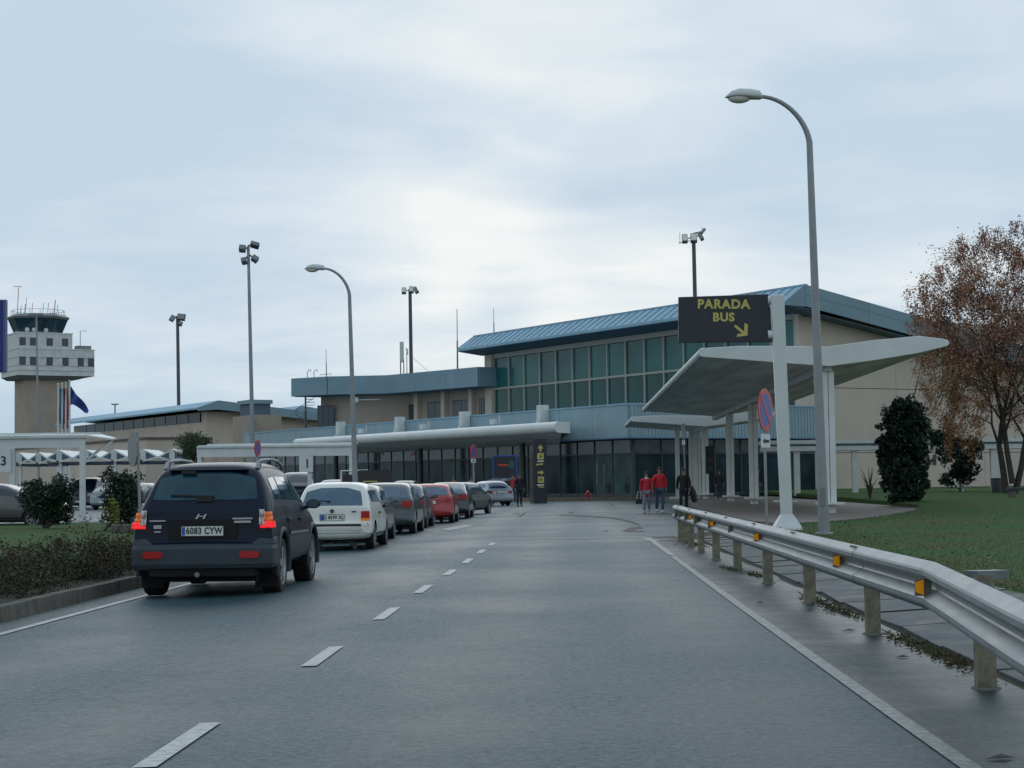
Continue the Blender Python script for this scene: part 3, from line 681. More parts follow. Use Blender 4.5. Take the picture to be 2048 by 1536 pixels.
tp('eave_soffit', MB().hexa([(EX+.1, RY0, EZ-.03), (HX+.3, RY0, 14.26), (HX+.3, RY1, 14.26), (EX+.1, RY1, EZ-.03), (EX+.1, RY0, EZ+.06), (HX+.3, RY0, 14.36), (HX+.3, RY1, 14.36), (EX+.1, RY1, EZ+.06)]), M['blue_soffit'])
def back_z(x): return RZ-max(0, (x-RX))*.176
tp('back_roof', MB().hexa([(RX+.2, RY0, RZ-.2), (50, RY0, back_z(50)-.2), (50, RY1, back_z(50)-.2), (RX+.2, RY1, RZ-.2), (RX+.2, RY0, RZ), (50, RY0, back_z(50)), (50, RY1, back_z(50)), (RX+.2, RY1, RZ)]), M['blue_grey'])
# gable fascia in long sheets, two courses
for (u0, u1, mm) in ((0.03, .74, 'blue_grey'), (.76, 1.66, 'blue_grey')):
    for i in range(5):
        xa = RX-.1+i*6.4; xb = xa+6.37
        tp('gable_sheet', MB().hexa([(xa, RY0-.10, back_z(xa)-u1), (xb, RY0-.10, back_z(xb)-u1), (xb, RY0+.05, back_z(xb)-u1), (xa, RY0+.05, back_z(xa)-u1),
                                     (xa, RY0-.10, back_z(xa)-u0), (xb, RY0-.10, back_z(xb)-u0), (xb, RY0+.05, back_z(xb)-u0), (xa, RY0+.05, back_z(xa)-u0)]), M[mm])
tp('gable_sheet', MB().prism([(EX-.1, RY0-.08, EZ), (EX-.1, RY0-.08, EZ+.30), (RX-.12, RY0-.08, RZ+.02), (RX-.12, RY0-.08, RZ-1.70)], (0, .12, 0)), M['blue_grey'])
tp('gable_soffit', MB().hexa([(EX+.1, RY0+.05, EZ-.06), (50, RY0+.05, back_z(50)-1.7), (50, HY0+.3, back_z(50)-1.7), (EX+.1, HY0+.3, EZ-.06), (EX+.1, RY0+.05, EZ-.02), (50, RY0+.05, back_z(50)-1.6), (50, HY0+.3, back_z(50)-1.6), (EX+.1, HY0+.3, EZ-.02)]), M['blue_soffit'])
# ------ upper storey with the folded parapet
UP = [Vector((6.8, 74.9)), Vector((8.9, 70.2)), Vector((14.0, 66.0)), Vector((16.5, 50.6))]
PZ0, PZ1 = 10.95, 12.9
for a, b in zip(UP, UP[1:]):
    nn = max(1, round((b-a).length/5)); t = (b-a).normalized(); nrm = Vector((t.y, -t.x))
    for i in range(nn):
        p = a+(b-a)*(i/nn)+t*.015; q = a+(b-a)*((i+1)/nn)-t*.015
        tp('parapet_panel', MB().prism([(p.x, p.y, PZ0), (q.x, q.y, PZ0), (q.x-nrm.x*-.2, q.y-nrm.y*-.2, PZ0), (p.x+nrm.x*.2, p.y+nrm.y*.2, PZ0)], (0, 0, PZ1-PZ0)), M['blue_grey'])
tp('parapet_panel', MB().box(16.5, 19, 50.5, 50.62, PZ0, PZ1), M['blue_grey'])
tp('parapet_panel', MB().box(6.8, 19, 74.9, 75.1, PZ0, PZ1), M['blue_grey'])
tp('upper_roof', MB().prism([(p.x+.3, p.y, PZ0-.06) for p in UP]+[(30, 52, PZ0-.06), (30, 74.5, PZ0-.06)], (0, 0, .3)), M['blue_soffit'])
wl = [Vector((9.6, 73.6)), Vector((11.2, 70.8)), Vector((16.6, 66.2)), Vector((18.6, 52.2))]
for a, b in zip(wl, wl[1:]):
    t = (b-a).normalized(); nrm = Vector((t.y, -t.x)); nrm = nrm if nrm.x < 0 else -nrm
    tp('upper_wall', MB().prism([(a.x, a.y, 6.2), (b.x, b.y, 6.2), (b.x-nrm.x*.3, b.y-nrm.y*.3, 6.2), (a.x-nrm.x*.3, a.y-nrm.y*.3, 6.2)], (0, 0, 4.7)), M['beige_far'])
def on_wall(xpix, a, b):
    A = BM @ Vector((a.x, a.y, 0)); B = BM @ Vector((b.x, b.y, 0)); q = (xpix-1024)/F; D = B-A
    t = (q*A.y-A.x)/(D.x-q*D.y); return a+(b-a)*t
def wall_slab(name, x0, x1, z0, z1, a, b, off, th, m, par=None):
    p, q = on_wall(x0, a, b), on_wall(x1, a, b); t = (q-p).normalized(); nrm = Vector((t.y, -t.x)); nrm = nrm if nrm.x < 0 else -nrm
    p = p+nrm*off; q = q+nrm*off
    return tp(name, MB().prism([(p.x, p.y, z0), (q.x, q.y, z0), (q.x+nrm.x*th, q.y+nrm.y*th, z0), (p.x+nrm.x*th, p.y+nrm.y*th, z0)], (0, 0, z1-z0)), m, par)
wa, wb = wl[2], wl[3]
for (x0, x1) in ((855, 886), (905, 942), (958, 970)):
    f = wall_slab('window_frame', x0, x1, 7.2, 9.9, wa, wb, .003, .05, M['mullion_dark'])
    wall_slab('window_pane', x0+1.5, (x0+x1)/2-.6, 7.3, 9.8, wa, wb, .056, .02, M['window'], f)
    wall_slab('window_pane', (x0+x1)/2+.6, x1-1.5, 7.3, 9.8, wa, wb, .056, .02, M['window'], f)
wall_slab('recess_shade', 806, 836, 6.6, 9.8, wa, wb, .003, .04, M['mullion_dark'])  # flat dark slab on the wall, standing in for a shaded opening
for x in (838, 892, 947): wall_slab('pier', x-3.5, x+3.5, 6.2, 10.9, wa, wb, .004, .5, M['beige'])
wa, wb = wl[0], wl[1]
f = wall_slab('window_frame', 634, 668, 7.0, 9.9, wl[1], wl[2], .003, .05, M['mullion_dark'])
for i in range(3): wall_slab('window_pane', 635.5+i*10.8, 645.3+i*10.8, 7.1, 9.8, wl[1], wl[2], .056, .02, M['window'], f)
# service gear on the parapet: two bent vent pipes, ladder hoop rail, wall floodlight
for x in (615, 628):
    p = loc_b(px(x, 757, 197)); tp('vent_pipe', MB().tube([p, p+Vector((0, 0, .7)), p+Vector((.1, -.1, .95)), p+Vector((.2, -.35, .95)), p+Vector((.2, -.45, .7))], .05, 6), M['white_dirty'], smooth=True)
p = loc_b(px(640, 755, 196)); q = loc_b(px(662, 753, 196))
tp('roof_rail', MB().tube([p, p+Vector((0, 0, .3)), q+Vector((0, 0, .3)), q], .03, 6), M['dark_steel'])
p = loc_b(px(716, 800, 190)); tp('floodlight', MB().box(p.x-.5, p.x-.1, p.y-.25, p.y+.3, p.z-.25, p.z+.25).beam((p.x-.2, p.y, p.z), (p.x+2.6, p.y, p.z+.1), .08, .08), M['white'])

# escape stair beside the upper storey
q = px(611, 800, 195); q.z = 0
st = thing('spiral_stair', 'dark steel escape stair beneath the blue parapet end', 'staircase', q)
MB().tube([(0, 0, 6.2), (0, 0, 11)], .1, 8).build('post', M['dark_steel'], st)
for k in range(14):
    a = k*.55; MB().beam((0, 0, 6.3+k*.33), (1.0*cos(a), 1.0*sin(a), 6.3+k*.33), .28, .05).build('step', M['sign_back'], st)
MB().tube([(1.05*cos(k*.3), 1.05*sin(k*.3), 7.2+k*.18) for k in range(22)], .03, 5).build('handrail', M['dark_steel'], st)

# =================================================================== FAR LEFT BUILDINGS
def far_place(xp, d): return Vector(((xp-1024)/F*d, d, 0))
# long cargo hall with its own blue roof
d0 = 245; c0 = far_place(408, d0)
cg = thing('cargo_hall', 'long beige hall with thin blue sloping roof near the control tower', 'building', c0, BROT)
def zat(y, d): return px(1024, y, d).z
zr = zat(805-8, d0)
MB().box(.45, 26, 1.0, 62, 0, 10.08).box(.66, 26, 1.0, 62, 10.08, 11.5).build('wall', M['beige'], cg)
MB().hexa([(-1.4, -1, 11.7), (1.6, -1, 12.7), (1.6, 66, 12.7), (-1.4, 66, 11.7), (-1.4, -1, 11.95), (1.6, -1, 12.95), (1.6, 66, 12.95), (-1.4, 66, 11.95)]).build('roof', M['blue_roof'], cg)
MB().prism([(-1.4, -1.1, 11.5), (-1.4, -1.1, 11.95), (1.6, -1.1, 12.95), (26, -1.1, 10.4), (26, -1.1, 9.4), (1.6, -1.1, 11.7)], (0, .1, 0)).build('gable_sheet', M['blue_grey'], cg)
MB().hexa([(1.6, -1, 12.5), (26, -1, 9.9), (26, 66, 9.9), (1.6, 66, 12.5), (1.6, -1, 12.9), (26, -1, 10.3), (26, 66, 10.3), (1.6, 66, 12.9)]).build('back_roof', M['blue_grey'], cg)
for i in range(12):
    y = 3+i*4.7; MB().box(.45, .62, y, y+4.4, 10.1, 11.4).build('window_pane', M['front_glass'], cg)
MB().box(-9, .3, -2, 90, 0, 7.6).build('low_wing', M['beige'], cg)
MB().box(-9.2, .3, -2.2, 90, 7.6, 7.9).build('low_wing_coping', M['joint'], cg)
# second small roof and plant behind
c1 = far_place(560, 262)
an = thing('service_block', 'small beige block with grey blue pitched roof behind the terminal end', 'building', c1, BROT)
MB().box(0, 12, 0, 16, 0, 10.4).build('wall', M['beige'], an)
MB().hexa([(-1, -.8, 10.6), (3, -.8, 12.6), (3, 17, 12.6), (-1, 17, 10.6), (-1, -.8, 10.9), (3, -.8, 12.9), (3, 17, 12.9), (-1, 17, 10.9)]).build('roof', M['blue_roof'], an)
MB().prism([(-1, -.9, 10.5), (-1, -.9, 10.9), (3, -.9, 12.9), (13, -.9, 11.3), (13, -.9, 10.1), (3, -.9, 11.5)], (0, .1, 0)).build('gable_sheet', M['blue_grey'], an)
MB().box(-.05, 0, 2, 5, 7.6, 10.0).build('window', M['window'], an)
pl_ = far_place(505, 235); pt = thing('rooftop_plant', 'dark air handling plant boxes above the long cargo hall', 'machinery', pl_, BROT)
MB().box(-1.0, 1.6, -2.0, 2.0, 10.4, 11.9).build('housing', M['blue_soffit'], pt)
MB().box(-1.3, 1.8, -2.3, 2.3, 11.9, 12.4).build('hood', M['blue_grey'], pt)
MB().box(-1.5, 1.5, -4.6, -2.3, 7.0, 10.2).build('lower_housing', M['blue_soffit'], pt)
MB().tube([(-2.2, -6, 8.2), (-2.2, -6, 9.6), (-2.2, -5.0, 9.6), (-2.2, -5.0, 8.2)], .28, 8).build('duct', M['galv'], pt, smooth=True)
MB().box(-1.6, 2, -4.7, 3, 0, 10.38).build('base', M['beige_far'], pt)
# =================================================================== CONTROL TOWER
TD = 330.0; ms = TD/F
tw = thing('control_tower', 'white control tower with dark flared glass cab on a beige shaft', 'control tower', Vector(((84-1024)*ms, TD, 0)), BROT)
TI = (Matrix.Translation(tw.location) @ Matrix.Rotation(BROT, 4, 'Z')).inverted()
def tz(y): return px(84, y, TD).z
zb, z1, z2, zc = tz(757), tz(698), tz(668), tz(632)
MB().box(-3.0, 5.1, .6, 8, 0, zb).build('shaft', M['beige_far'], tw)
MB().hexa([(-4.2, -.4, zb-.1), (6.6, -.4, zb-.1), (6.6, 8.8, zb-.1), (-4.2, 8.8, zb-.1), (-5.0, -1.2, zb+.5), (9.3, -1.2, zb+.7), (9.3, 10, zb+.7), (-5.0, 10, zb+.5)]).build('underside', M['sign_back'], tw)
MB().box(-5.0, 9.3, -1.2, 10, zb+.5, z1).build('lower_deck', M['white_dirty'], tw)
MB().box(-5.0, 5.15, -1.2, 10, z1, z2).build('upper_deck', M['white_dirty'], tw)
MB().box(-5.12, 9.4, -1.3, 10.1, z1-.12, z1+.03).box(-5.12, 5.25, -1.3, 10.1, z2-.02, z2+.18).build('coping', M['white'], tw)
for z in (tz(716), tz(732), tz(742)): MB().box(-5.06, 9.36, -1.26, 10.05, z-.03, z+.02).build('panel_joint', M['sign_back'], tw)
def twin(xp, y0, y1, wp):
    x = (xp-87)*.0922; zc0, zc1 = tz(y1), tz(y0); w = wp*ms*.55
    f = MB().box(x-w, x+w, -1.27, -1.20, zc0, zc1).build('window_frame', M['mullion_dark'], tw)
    MB().box(x-w+.12, x+w-.12, -1.30, -1.272, zc0+.12, zc1-.12).build('window_pane', M['window'], f)
for x in (43, 64, 97, 128): twin(x, 677, 692, 11)
for x in (43, 64, 97, 129, 160, 181): twin(x, 715, 731, 11)
# left flank windows are small; cab flares out
ring = lambda r, z, n=8: [(cx_+r*cos(2*pi*(k+.5)/n), 4.4+r*sin(2*pi*(k+.5)/n), z) for k in range(n)]
cx_ = .35
MB().loft([ring(4.3, z2+.1), ring(4.4, z2+.5)]).build('cab_base', M['sign_back'], tw)
r0, r1 = 4.3, 5.3
a, b = ring(r0, z2+.5), ring(r1, zc-.4)
for k in range(8):
    k2 = (k+1) % 8; p = [Vector(v) for v in (a[k], a[k2], b[k2], b[k])]
    f = lambda u, v: (p[0]*(1-u)+p[1]*u)*(1-v)+(p[3]*(1-u)+p[2]*u)*v
    for (u0, u1) in ((.03, .48), (.52, .97)):
        MB().quad(f(u0, .02), f(u1, .02), f(u1, .98), f(u0, .98)).build('cab_pane', M['car_glass_teal'], tw)
    MB().beam(p[0], p[3], .22, .22).build('cab_post', M['dark_steel'], tw)
MB().loft([ring(5.5, zc-.4), ring(5.8, zc), ring(5.0, zc+.5)]).build('cab_roof', M['sign_back'], tw)
MB().loft([ring(4.0, z2+.5), ring(5.0, zc-.4)]).build('cab_interior', M['blue_soffit'], tw)
rl_ = MB(); rt = ring(4.8, zc+1.3, 16)
for k in range(16): rl_.beam(rt[k], rt[(k+1) % 16], .06, .06).beam(rt[k], Vector(rt[k])-Vector((0, 0, .9)), .06, .06)
rl_.build('roof_railing', M['sign_back'], tw)
for (x, y0, y1, r) in ((40, 632, 572, .07), (53, 630, 605, .06), (57, 630, 592, .05), (68, 630, 602, .05), (91, 630, 601, .05), (102, 630, 600, .06), (115, 630, 594, .09), (119, 630, 604, .05), (46, 630, 608, .05), (110, 630, 612, .05)):
    xx = (x-79)*ms; MB().tube([(xx, 4.4-.3*(x % 3), zc+.4), (xx+.2, 4.4-.3*(x % 3), tz(y1))], r, 5).build('antenna', M['sign_back'] if x % 2 else M['sign_red'], tw)
MB().beam(((40-79)*ms-.7, 4.4, tz(570)), ((40-79)*ms+.9, 4.4, tz(570)), .1, .1).build('antenna_crossbar', M['sign_back'], tw)
for x in (45, 59, 83): MB().lathe([(.02, -.1), (.35, -.05), (.42, .12)], 12, 'Y', ((x-79)*ms, -.9, tz(661))).build('dish', M['white_dirty'], tw, smooth=True)
MB().box(6.8, 9.4, 1, 3, z1, z1+.9).build('plant_box', M['sign_back'], tw)
MB().tube([(7.0, 0, z1), (7.0, 0, z2+.8), (8.2, 0, z2+.8)], .07, 5).build('davit', M['sign_back'], tw)

# =================================================================== MASTS, FLAGS, AERIALS
def mast(name, label, xb, yt, xt, d, r0, r1, heads, dark=True, group=None):
    b = Vector(((xb-1024)/F*d, d, 0)); t = px(xt, yt, d)
    o = thing(name, label, 'light mast', b, 0, group)
    t = t-b
    MB().tube([(0, 0, 0), t*.5, t], [r0, (r0+r1)/2, r1], 10).build('pole', M['dark_steel'] if dark else M['lamp_grey'], o, smooth=True)
    for (dx, dz, w, h, tilt, mm) in heads:
        s = d/F; dz = -dz; c = t+Vector((dx*s, -.2, dz*s)); T = Matrix.Translation(c) @ Matrix.Rotation(tilt, 4, 'Y') @ Matrix.Rotation(radians(-25), 4, 'X')
        hd = MB().box(-w*s/2, w*s/2, -.3, .3, -h*s/2, h*s/2, T).build('floodlight', M[mm], o, bevel=.03)
        MB().box(-w*s*.42, w*s*.42, -.33, -.303, -h*s*.40, h*s*.40, T).build('lens', M['lamp_glass'] if mm == 'galv' else M['sign_back'], hd)
        MB().beam(t+Vector((0, 0, dz*s*.6)), c, .12, .12).build('bracket', M['dark_steel'], o)
    return o
mast('floodlight_mast', 'grey four lamp floodlight mast between tower and hooked street lamp', 506, 492, 496.5, 150, .20, .12,
     [(-11, 6, 13, 11, .1, 'sign_back'), (14, -1, 17, 9, .3, 'dark_steel'), (-8, 31, 10, 10, -.2, 'sign_back'), (14, 27, 13, 10, .6, 'sign_back')], dark=False)
mast('apron_mast', 'dark apron light mast rising behind the long cargo hall', 358.5, 632, 355, 300, .34, .26,
     [(-10, 5, 9, 12, .5, 'sign_back'), (8, 3, 16, 13, .1, 'dark_steel'), (6, 16, 8, 8, .3, 'dark_steel')])
mast('apron_mast', 'dark apron light mast behind the folded blue parapet', 824, 578, 820, 270, .34, .26,
     [(-12, 4, 9, 12, 0, 'galv'), (3, 2, 9, 13, 0, 'galv'), (12, 3, 8, 13, -.5, 'sign_back')])
mast('apron_mast', 'tallest dark apron light mast rising behind the glazed hall roof', 1396, 470, 1387, 220, .30, .24,
     [(-18, 8, 11, 17, 0, 'galv'), (0, 7, 13, 18, 0, 'galv'), (14, 3, 7, 18, -.4, 'sign_back'), (18, -6, 6, 14, .7, 'sign_back')])
for o in [q for q in bpy.data.objects if q.name.startswith('apron_mast')]: o['group'] = 'dark apron light masts behind the terminal'
m4 = [q for q in bpy.data.objects if q.name.startswith('apron_mast')][-1]
tt = px(1388, 470, 220)-m4.location
MB().tube([tt+Vector((-1.75, 0, .3)), tt+Vector((-1.75, 0, -1.1))], .03, 5).tube([tt+Vector((1.0, 0, .2)), tt+Vector((1.0, 0, -1.0+2))], .03, 5).tube([tt+Vector((-1.9, 0, -.95)), tt+Vector((.2, 0, -.6))], .05, 5).build('lightning_rod', M['sign_back'], m4)
def small_pole(label, xb, yb, xt, yt, d, head):
    b = px(xb, yb, d); b.z = 0; t = px(xt, yt, d)-b; o = thing('lamp_post', label, 'street lamp', b)
    MB().tube([(0, 0, 0), t], [.16*d/330+.04, .10*d/330+.03], 8).build('pole', M['lamp_grey'], o, smooth=True)
    for sgn in (-1, 1):
        s = d/F; MB().beam(t, t+Vector((sgn*head*s, 0, 0)), .12, .10).build('arm', M['lamp_grey'], o)
        MB().box(sgn*head*s-.25, sgn*head*s+.25, -.2, .2, -.16, .05, Matrix.Translation(t)).build('lamp_head', M['sign_back'], o)
small_pole('slim two headed lamp post in front of the control tower', 78, 860, 73, 628, 160, 9)
small_pole('tiny two headed lamp post above the cargo hall wing', 231, 860, 230, 808, 300, 4)
# flags
pal = {'flag_teal': (0.04, 0.16, 0.24), 'flag_red': (0.32, 0.035, 0.035), 'flag_blue': (0.025, 0.05, 0.22)}
for k, v in pal.items(): M[k] = mat(k, v, .8, var=.15, vscale=2)
def flagpole(xp, ytop, d, label):
    b = far_place(xp+1, d); o = thing('flagpole', label, 'flagpole', b, 0, 'white flagpoles before the control tower'); h = px(xp, ytop, d).z
    MB().tube([(0, 0, 0), (0, 0, h)], [.11, .07], 8).build('pole', M['white'], o, smooth=True)
    MB().ellipsoid((0, 0, h+.07), (.10, .10, .10), 8, 6).build('finial', M['white'], o, smooth=True)
    return o, h
FD = 150
def hang_flag(o, h, m, label, cat='flag'):
    f = MB(); n = 9
    rows = []
    for j in range(n):
        z = h-.3-j*.36; rows.append([(.08+i*.09+.05*sin(j*.8+i), .12*sin(i*2.2+j*.3), z-.12*i*(j/n)) for i in range(6)])
    for r_, q_ in zip(rows, rows[1:]):
        for i in range(5): f.quad(r_[i], r_[i+1], q_[i+1], q_[i])
    me = f.mesh('flag', M[m], smooth=True); q = link('flag', me, None, o.location); return tag(q, label, cat)
o, h = flagpole(114, 770, FD, 'white flagpole carrying the limp teal flag'); hang_flag(o, h, 'flag_teal', 'limp teal flag hanging from a white pole')
o, h = flagpole(122, 769, FD, 'white flagpole carrying the limp red flag'); hang_flag(o, h, 'flag_red', 'limp red flag hanging beside the teal one')
o, h = flagpole(129.5, 768, FD, 'bare white flagpole between red flag and blue flag')
o, h = flagpole(137, 764, FD, 'white flagpole carrying the flying blue flag')
f = MB(); rows = []
for i in range(13):
    u = i/12; top = px(137+u*40, 766+u*54+3*sin(u*7), FD); bot = px(137+u*40, 812-6*u*(1-u)*2+u*14-4*sin(u*6), FD)
    col_ = []
    for j in range(6):
        p = top.lerp(bot, j/5); p.y += .35*sin(u*9+j*.4); col_.append(p-o.location)
    rows.append(col_)
for r_, q_ in zip(rows, rows[1:]):
    for j in range(5): f.quad(r_[j], q_[j], q_[j+1], r_[j+1])
q = link('flag', f.mesh('flag', M['flag_blue'], smooth=True), None, o.location); tag(q, 'blue flag streaming from the endmost white pole', 'flag')
# roof aerials
def aerial(label, x, yb, yt, d, r):
    b = px(x, yb, d); t = px(x-1, yt, d)-b
    o = MB().tube([(0, 0, -.3), t*.45, t*.45+Vector((0, 0, .02)), t], [r*1.8, r*1.6, r, r*.7], 6).build('aerial', M['sign_back'], loc=b); return tag(o, label, 'aerial', 'thin roof aerials')
aerial('thin tall aerial on the parapet beside the glazed hall', 915, 734, 618, 186, .055)
aerial('faint thin aerial behind the glazed hall roof', 988, 668, 616, 200, .04)
aerial('short faint aerial on the parapet end above the escape stair', 653, 750, 698, 197, .035)
b = px(804, 748, 200); o = thing('phone_antenna', 'white panel phone antenna on a lattice stub behind the parapet', 'antenna', b)
s = 200/F
MB().box(-.22, .22, -.2, .2, 1.3, 3.6).build('panel', M['white_dirty'], o, bevel=.05)
MB().tube([(-.15, 0, -.5), (-.15, 0, 1.3)], .07, 6).tube([(.2, 0, -.5), (.2, 0, 1.6)], .06, 6).build('stub', M['dark_steel'], o)
MB().tube([(.55, 0, -.5), (.55, 0, 2.6), (.45, 0, 2.9)], .05, 6).build('side_pole', M['sign_back'], o)
MB().lathe([(.02, 0), (.32, .06), (.36, .2)], 12, 'X', (.5, 0, 2.5)).build('dish', M['white'], o, smooth=True)
MB().tube([(1.1, 0, 1.9), (3.1, 0, .1)], .02, 5).build('stay_wire', M['sign_back'], o)

# =================================================================== STREET LAMPS
def street_lamp(label, base, straight_top, d, head_left, arc_top):
    # all given as photograph points at one distance
    b = base; s = d/F
    o = thing('street_lamp', label, 'street lamp', b, 0, 'hooked grey street lamps')
    st_ = px(*straight_top, d)-b; hd = px(*head_left, d)-b
    w = hd.x-st_.x; top = hd.z
    pts = [Vector((0, 0, 0)), st_*.33, st_*.66, st_]; rad = [.115, .10, .085, .068]
    n = 12
    ex = hd.x; rx = ex-st_.x; rz = top-st_.z
    for k in range(1, n+1):
        a = k/n*pi/2
        pts.append(Vector((st_.x+rx*(1-cos(a))*1.0-(0.06*sin(2*a)), 0, st_.z+rz*sin(a)))); rad.append(lerp(.066, .040, k/n))
    MB().tube(pts, rad, 12).build('pole', M['lamp_grey'], o, smooth=True, ang=60)
    MB().lathe([(.20, 0), (.20, .04), (.125, .05), (.125, .55)], 14, 'Z').build('base_sleeve', M['lamp_grey'], o, smooth=True)
    MB().box(-.10, .02, -.128, -.11, .60, 1.0).build('service_door', M['sign_back'], o)
    # cobra head: points away from the pole (towards -x)
    H = Matrix.Translation(hd)
    rings = []
    for (x, zt, zb_, wy) in ((.08, .05, -.05, .06), (.02, .13, -.07, .13), (-.18, .17, -.06, .17), (-.42, .18, -.03, .19), (-.60, .12, -.02, .15), (-.72, .00, -.03, .04)):
        rings.append([H @ Vector((x, wy*cos(t), (zt if sin(t) > 0 else -zb_)*sin(t))) for t in [2*pi*k/14 for k in range(14)]])
    MB().loft(rings).build('lamp_head', M['white_dirty'], o, smooth=True, ang=60)
    MB().ellipsoid(H @ Vector((-.42, 0, -.035)), (.25, .15, .11), 14, 8).build('lamp_bowl', M['lamp_glass'], o, smooth=True)
    return o
b1 = gp(1648, 1068, .12); street_lamp('tall hooked street lamp on the lawn beside the bus sign', Vector((b1.x, b1.y, .11)), (1619, 285), b1.y, (1517, 193), None)
b2 = px(712, 980, 70); b2.z = 0.1; street_lamp('smaller hooked street lamp behind the white hatchback', b2, (699, 590), 70, (646, 537), None)

# =================================================================== GUARDRAIL
gr = thing('guardrail', 'galvanised steel guardrail with amber reflectors along the wet road', 'guardrail', R(2.45, 15), 0)
GI = Matrix.Translation(-gr.location)
prof = [(.005, .755), (.030, .752), (.080, .715), (.085, .700), (.085, .672), (.078, .662), (.008, .618), (.002, .606), (.002, .590), (.008, .578), (.078, .534), (.085, .522), (.085, .494), (.080, .480), (.030, .442), (.005, .438)]
path = [(2.34, 11.6), (2.335, 14.5), (2.335, 18.5), (2.335, 22.5), (2.33, 26.5), (2.33, 30.5), (2.32, 34.5), (2.33, 38.5)]
def rail_pt(lat, d, n, z, th=0): return GI @ R(lat-n+th, d, z)
def rail_section(a, b, za=0, zb_=0, seg=6, ov=.0, mm='galv', bend=0):
    rings_f = []
    outer = []; inner = []
    for k in range(seg+1):
        t = k/seg; lat = lerp(a[0], b[0], t); d = lerp(a[1], b[1], t); dz = lerp(za, zb_, t)
        outer.append([rail_pt(lat-ov, d, n, z+dz) for n, z in prof]+[rail_pt(lat-ov, d, n, z+dz, .006) for n, z in reversed(prof)])
    return MB().loft(outer).build('rail', M[mm], gr, smooth=True, ang=18)
for i, (a, b) in enumerate(zip(path, path[1:])):
    rail_section(a, (b[0], b[1]+.30), ov=.0035*(i % 2))
    # splice bolts on the upper face
    bl = MB()
    for k in (.08, .22):
        p = rail_pt(b[0], b[1]+k, .055, .745); bl.lathe([(.020, -.002), (.020, .008), (.008, .012)], 8, 'Z', p)
    bl.build('splice_bolt', M['dark_steel'], gr)
# far end: flares aside and dips
rail_section((2.33, 38.5), (2.40, 41.6), 0, -.02); rail_section((2.40, 41.6), (2.72, 44.2), -.02, -.10)
eb = MB().tube([rail_pt(2.72, 44.2, .04, .36), rail_pt(2.74, 44.3, .04, .50), rail_pt(2.72, 44.2, .04, .66)], .06, 8).build('end_shoe', M['galv'], gr, smooth=True)
# bent near section
rail_section((2.34, 11.62), (2.02, 8.1), .0, -.015, ov=.004); rail_section((2.02, 8.15), (1.78, 5.2), -.015, -.03, ov=.0)
for (x, y) in ((1975, 1380), (1748, 1270), (1621, 1208), (1537, 1168), (1476, 1140), (1433, 1120), (1403, 1105), (1383, 1094), (1371, 1086), (1362, 1083)):
    p = gp(x, y); p = GI @ p
    mb = MB(); w = .058
    mb.box(-w, w, -.006, .006, -.05, .70, Matrix.Translation(p)).box(-w, -w+.007, .006, .085, -.05, .70, Matrix.Translation(p)).box(w-.007, w, .006, .085, -.05, .70, Matrix.Translation(p))
    mb.build('post', M['rust_post'], gr)
    MB().box(-.075, -.0, -.05, .05, .515, .68, Matrix.Translation(p+Vector((-.055, .02, 0)))).build('spacer', M['rust_post'], gr)
    MB().lathe([(.10, .0), (.085, .014), (.05, .018)], 10, 'Z', (p.x, p.y+.03, .002)).build('footing', M['kerb'], gr)
for (x, y) in ((1902, 1177), (1688, 1124), (1496, 1076), (1404, 1049), (1355, 1036)):
    d = .72*F/(y-(965-ROLL*(x-1024))); lat = 2.335 if d > 11.7 else 2.30
    p = rail_pt(lat, d, .03, .595)
    f = MB().hexa([p+Vector(q) for q in ((-.07, -.006, -.055), (.04, -.006, -.055), (.04, .02, -.055), (-.03, .02, -.055), (-.07, -.006, .055), (.04, -.006, .055), (.04, .02, .055), (-.03, .02, .055))]).build('reflector_holder', M['rust_post'], gr)
    MB().hexa([p+Vector(q) for q in ((-.066, -.014, -.030), (-.012, -.014, -.050), (-.012, -.008, -.050), (-.066, -.008, -.030), (-.066, -.014, .030), (-.012, -.014, .050), (-.012, -.008, .050), (-.066, -.008, .030))]).build('reflector', M['amber'], f)
a = px(1940, 1150, 11.9); c = px(2004, 1148, 12.1)
MB().beam(GI @ a, GI @ c, .12, .055).build('back_brace', M['galv'], gr)

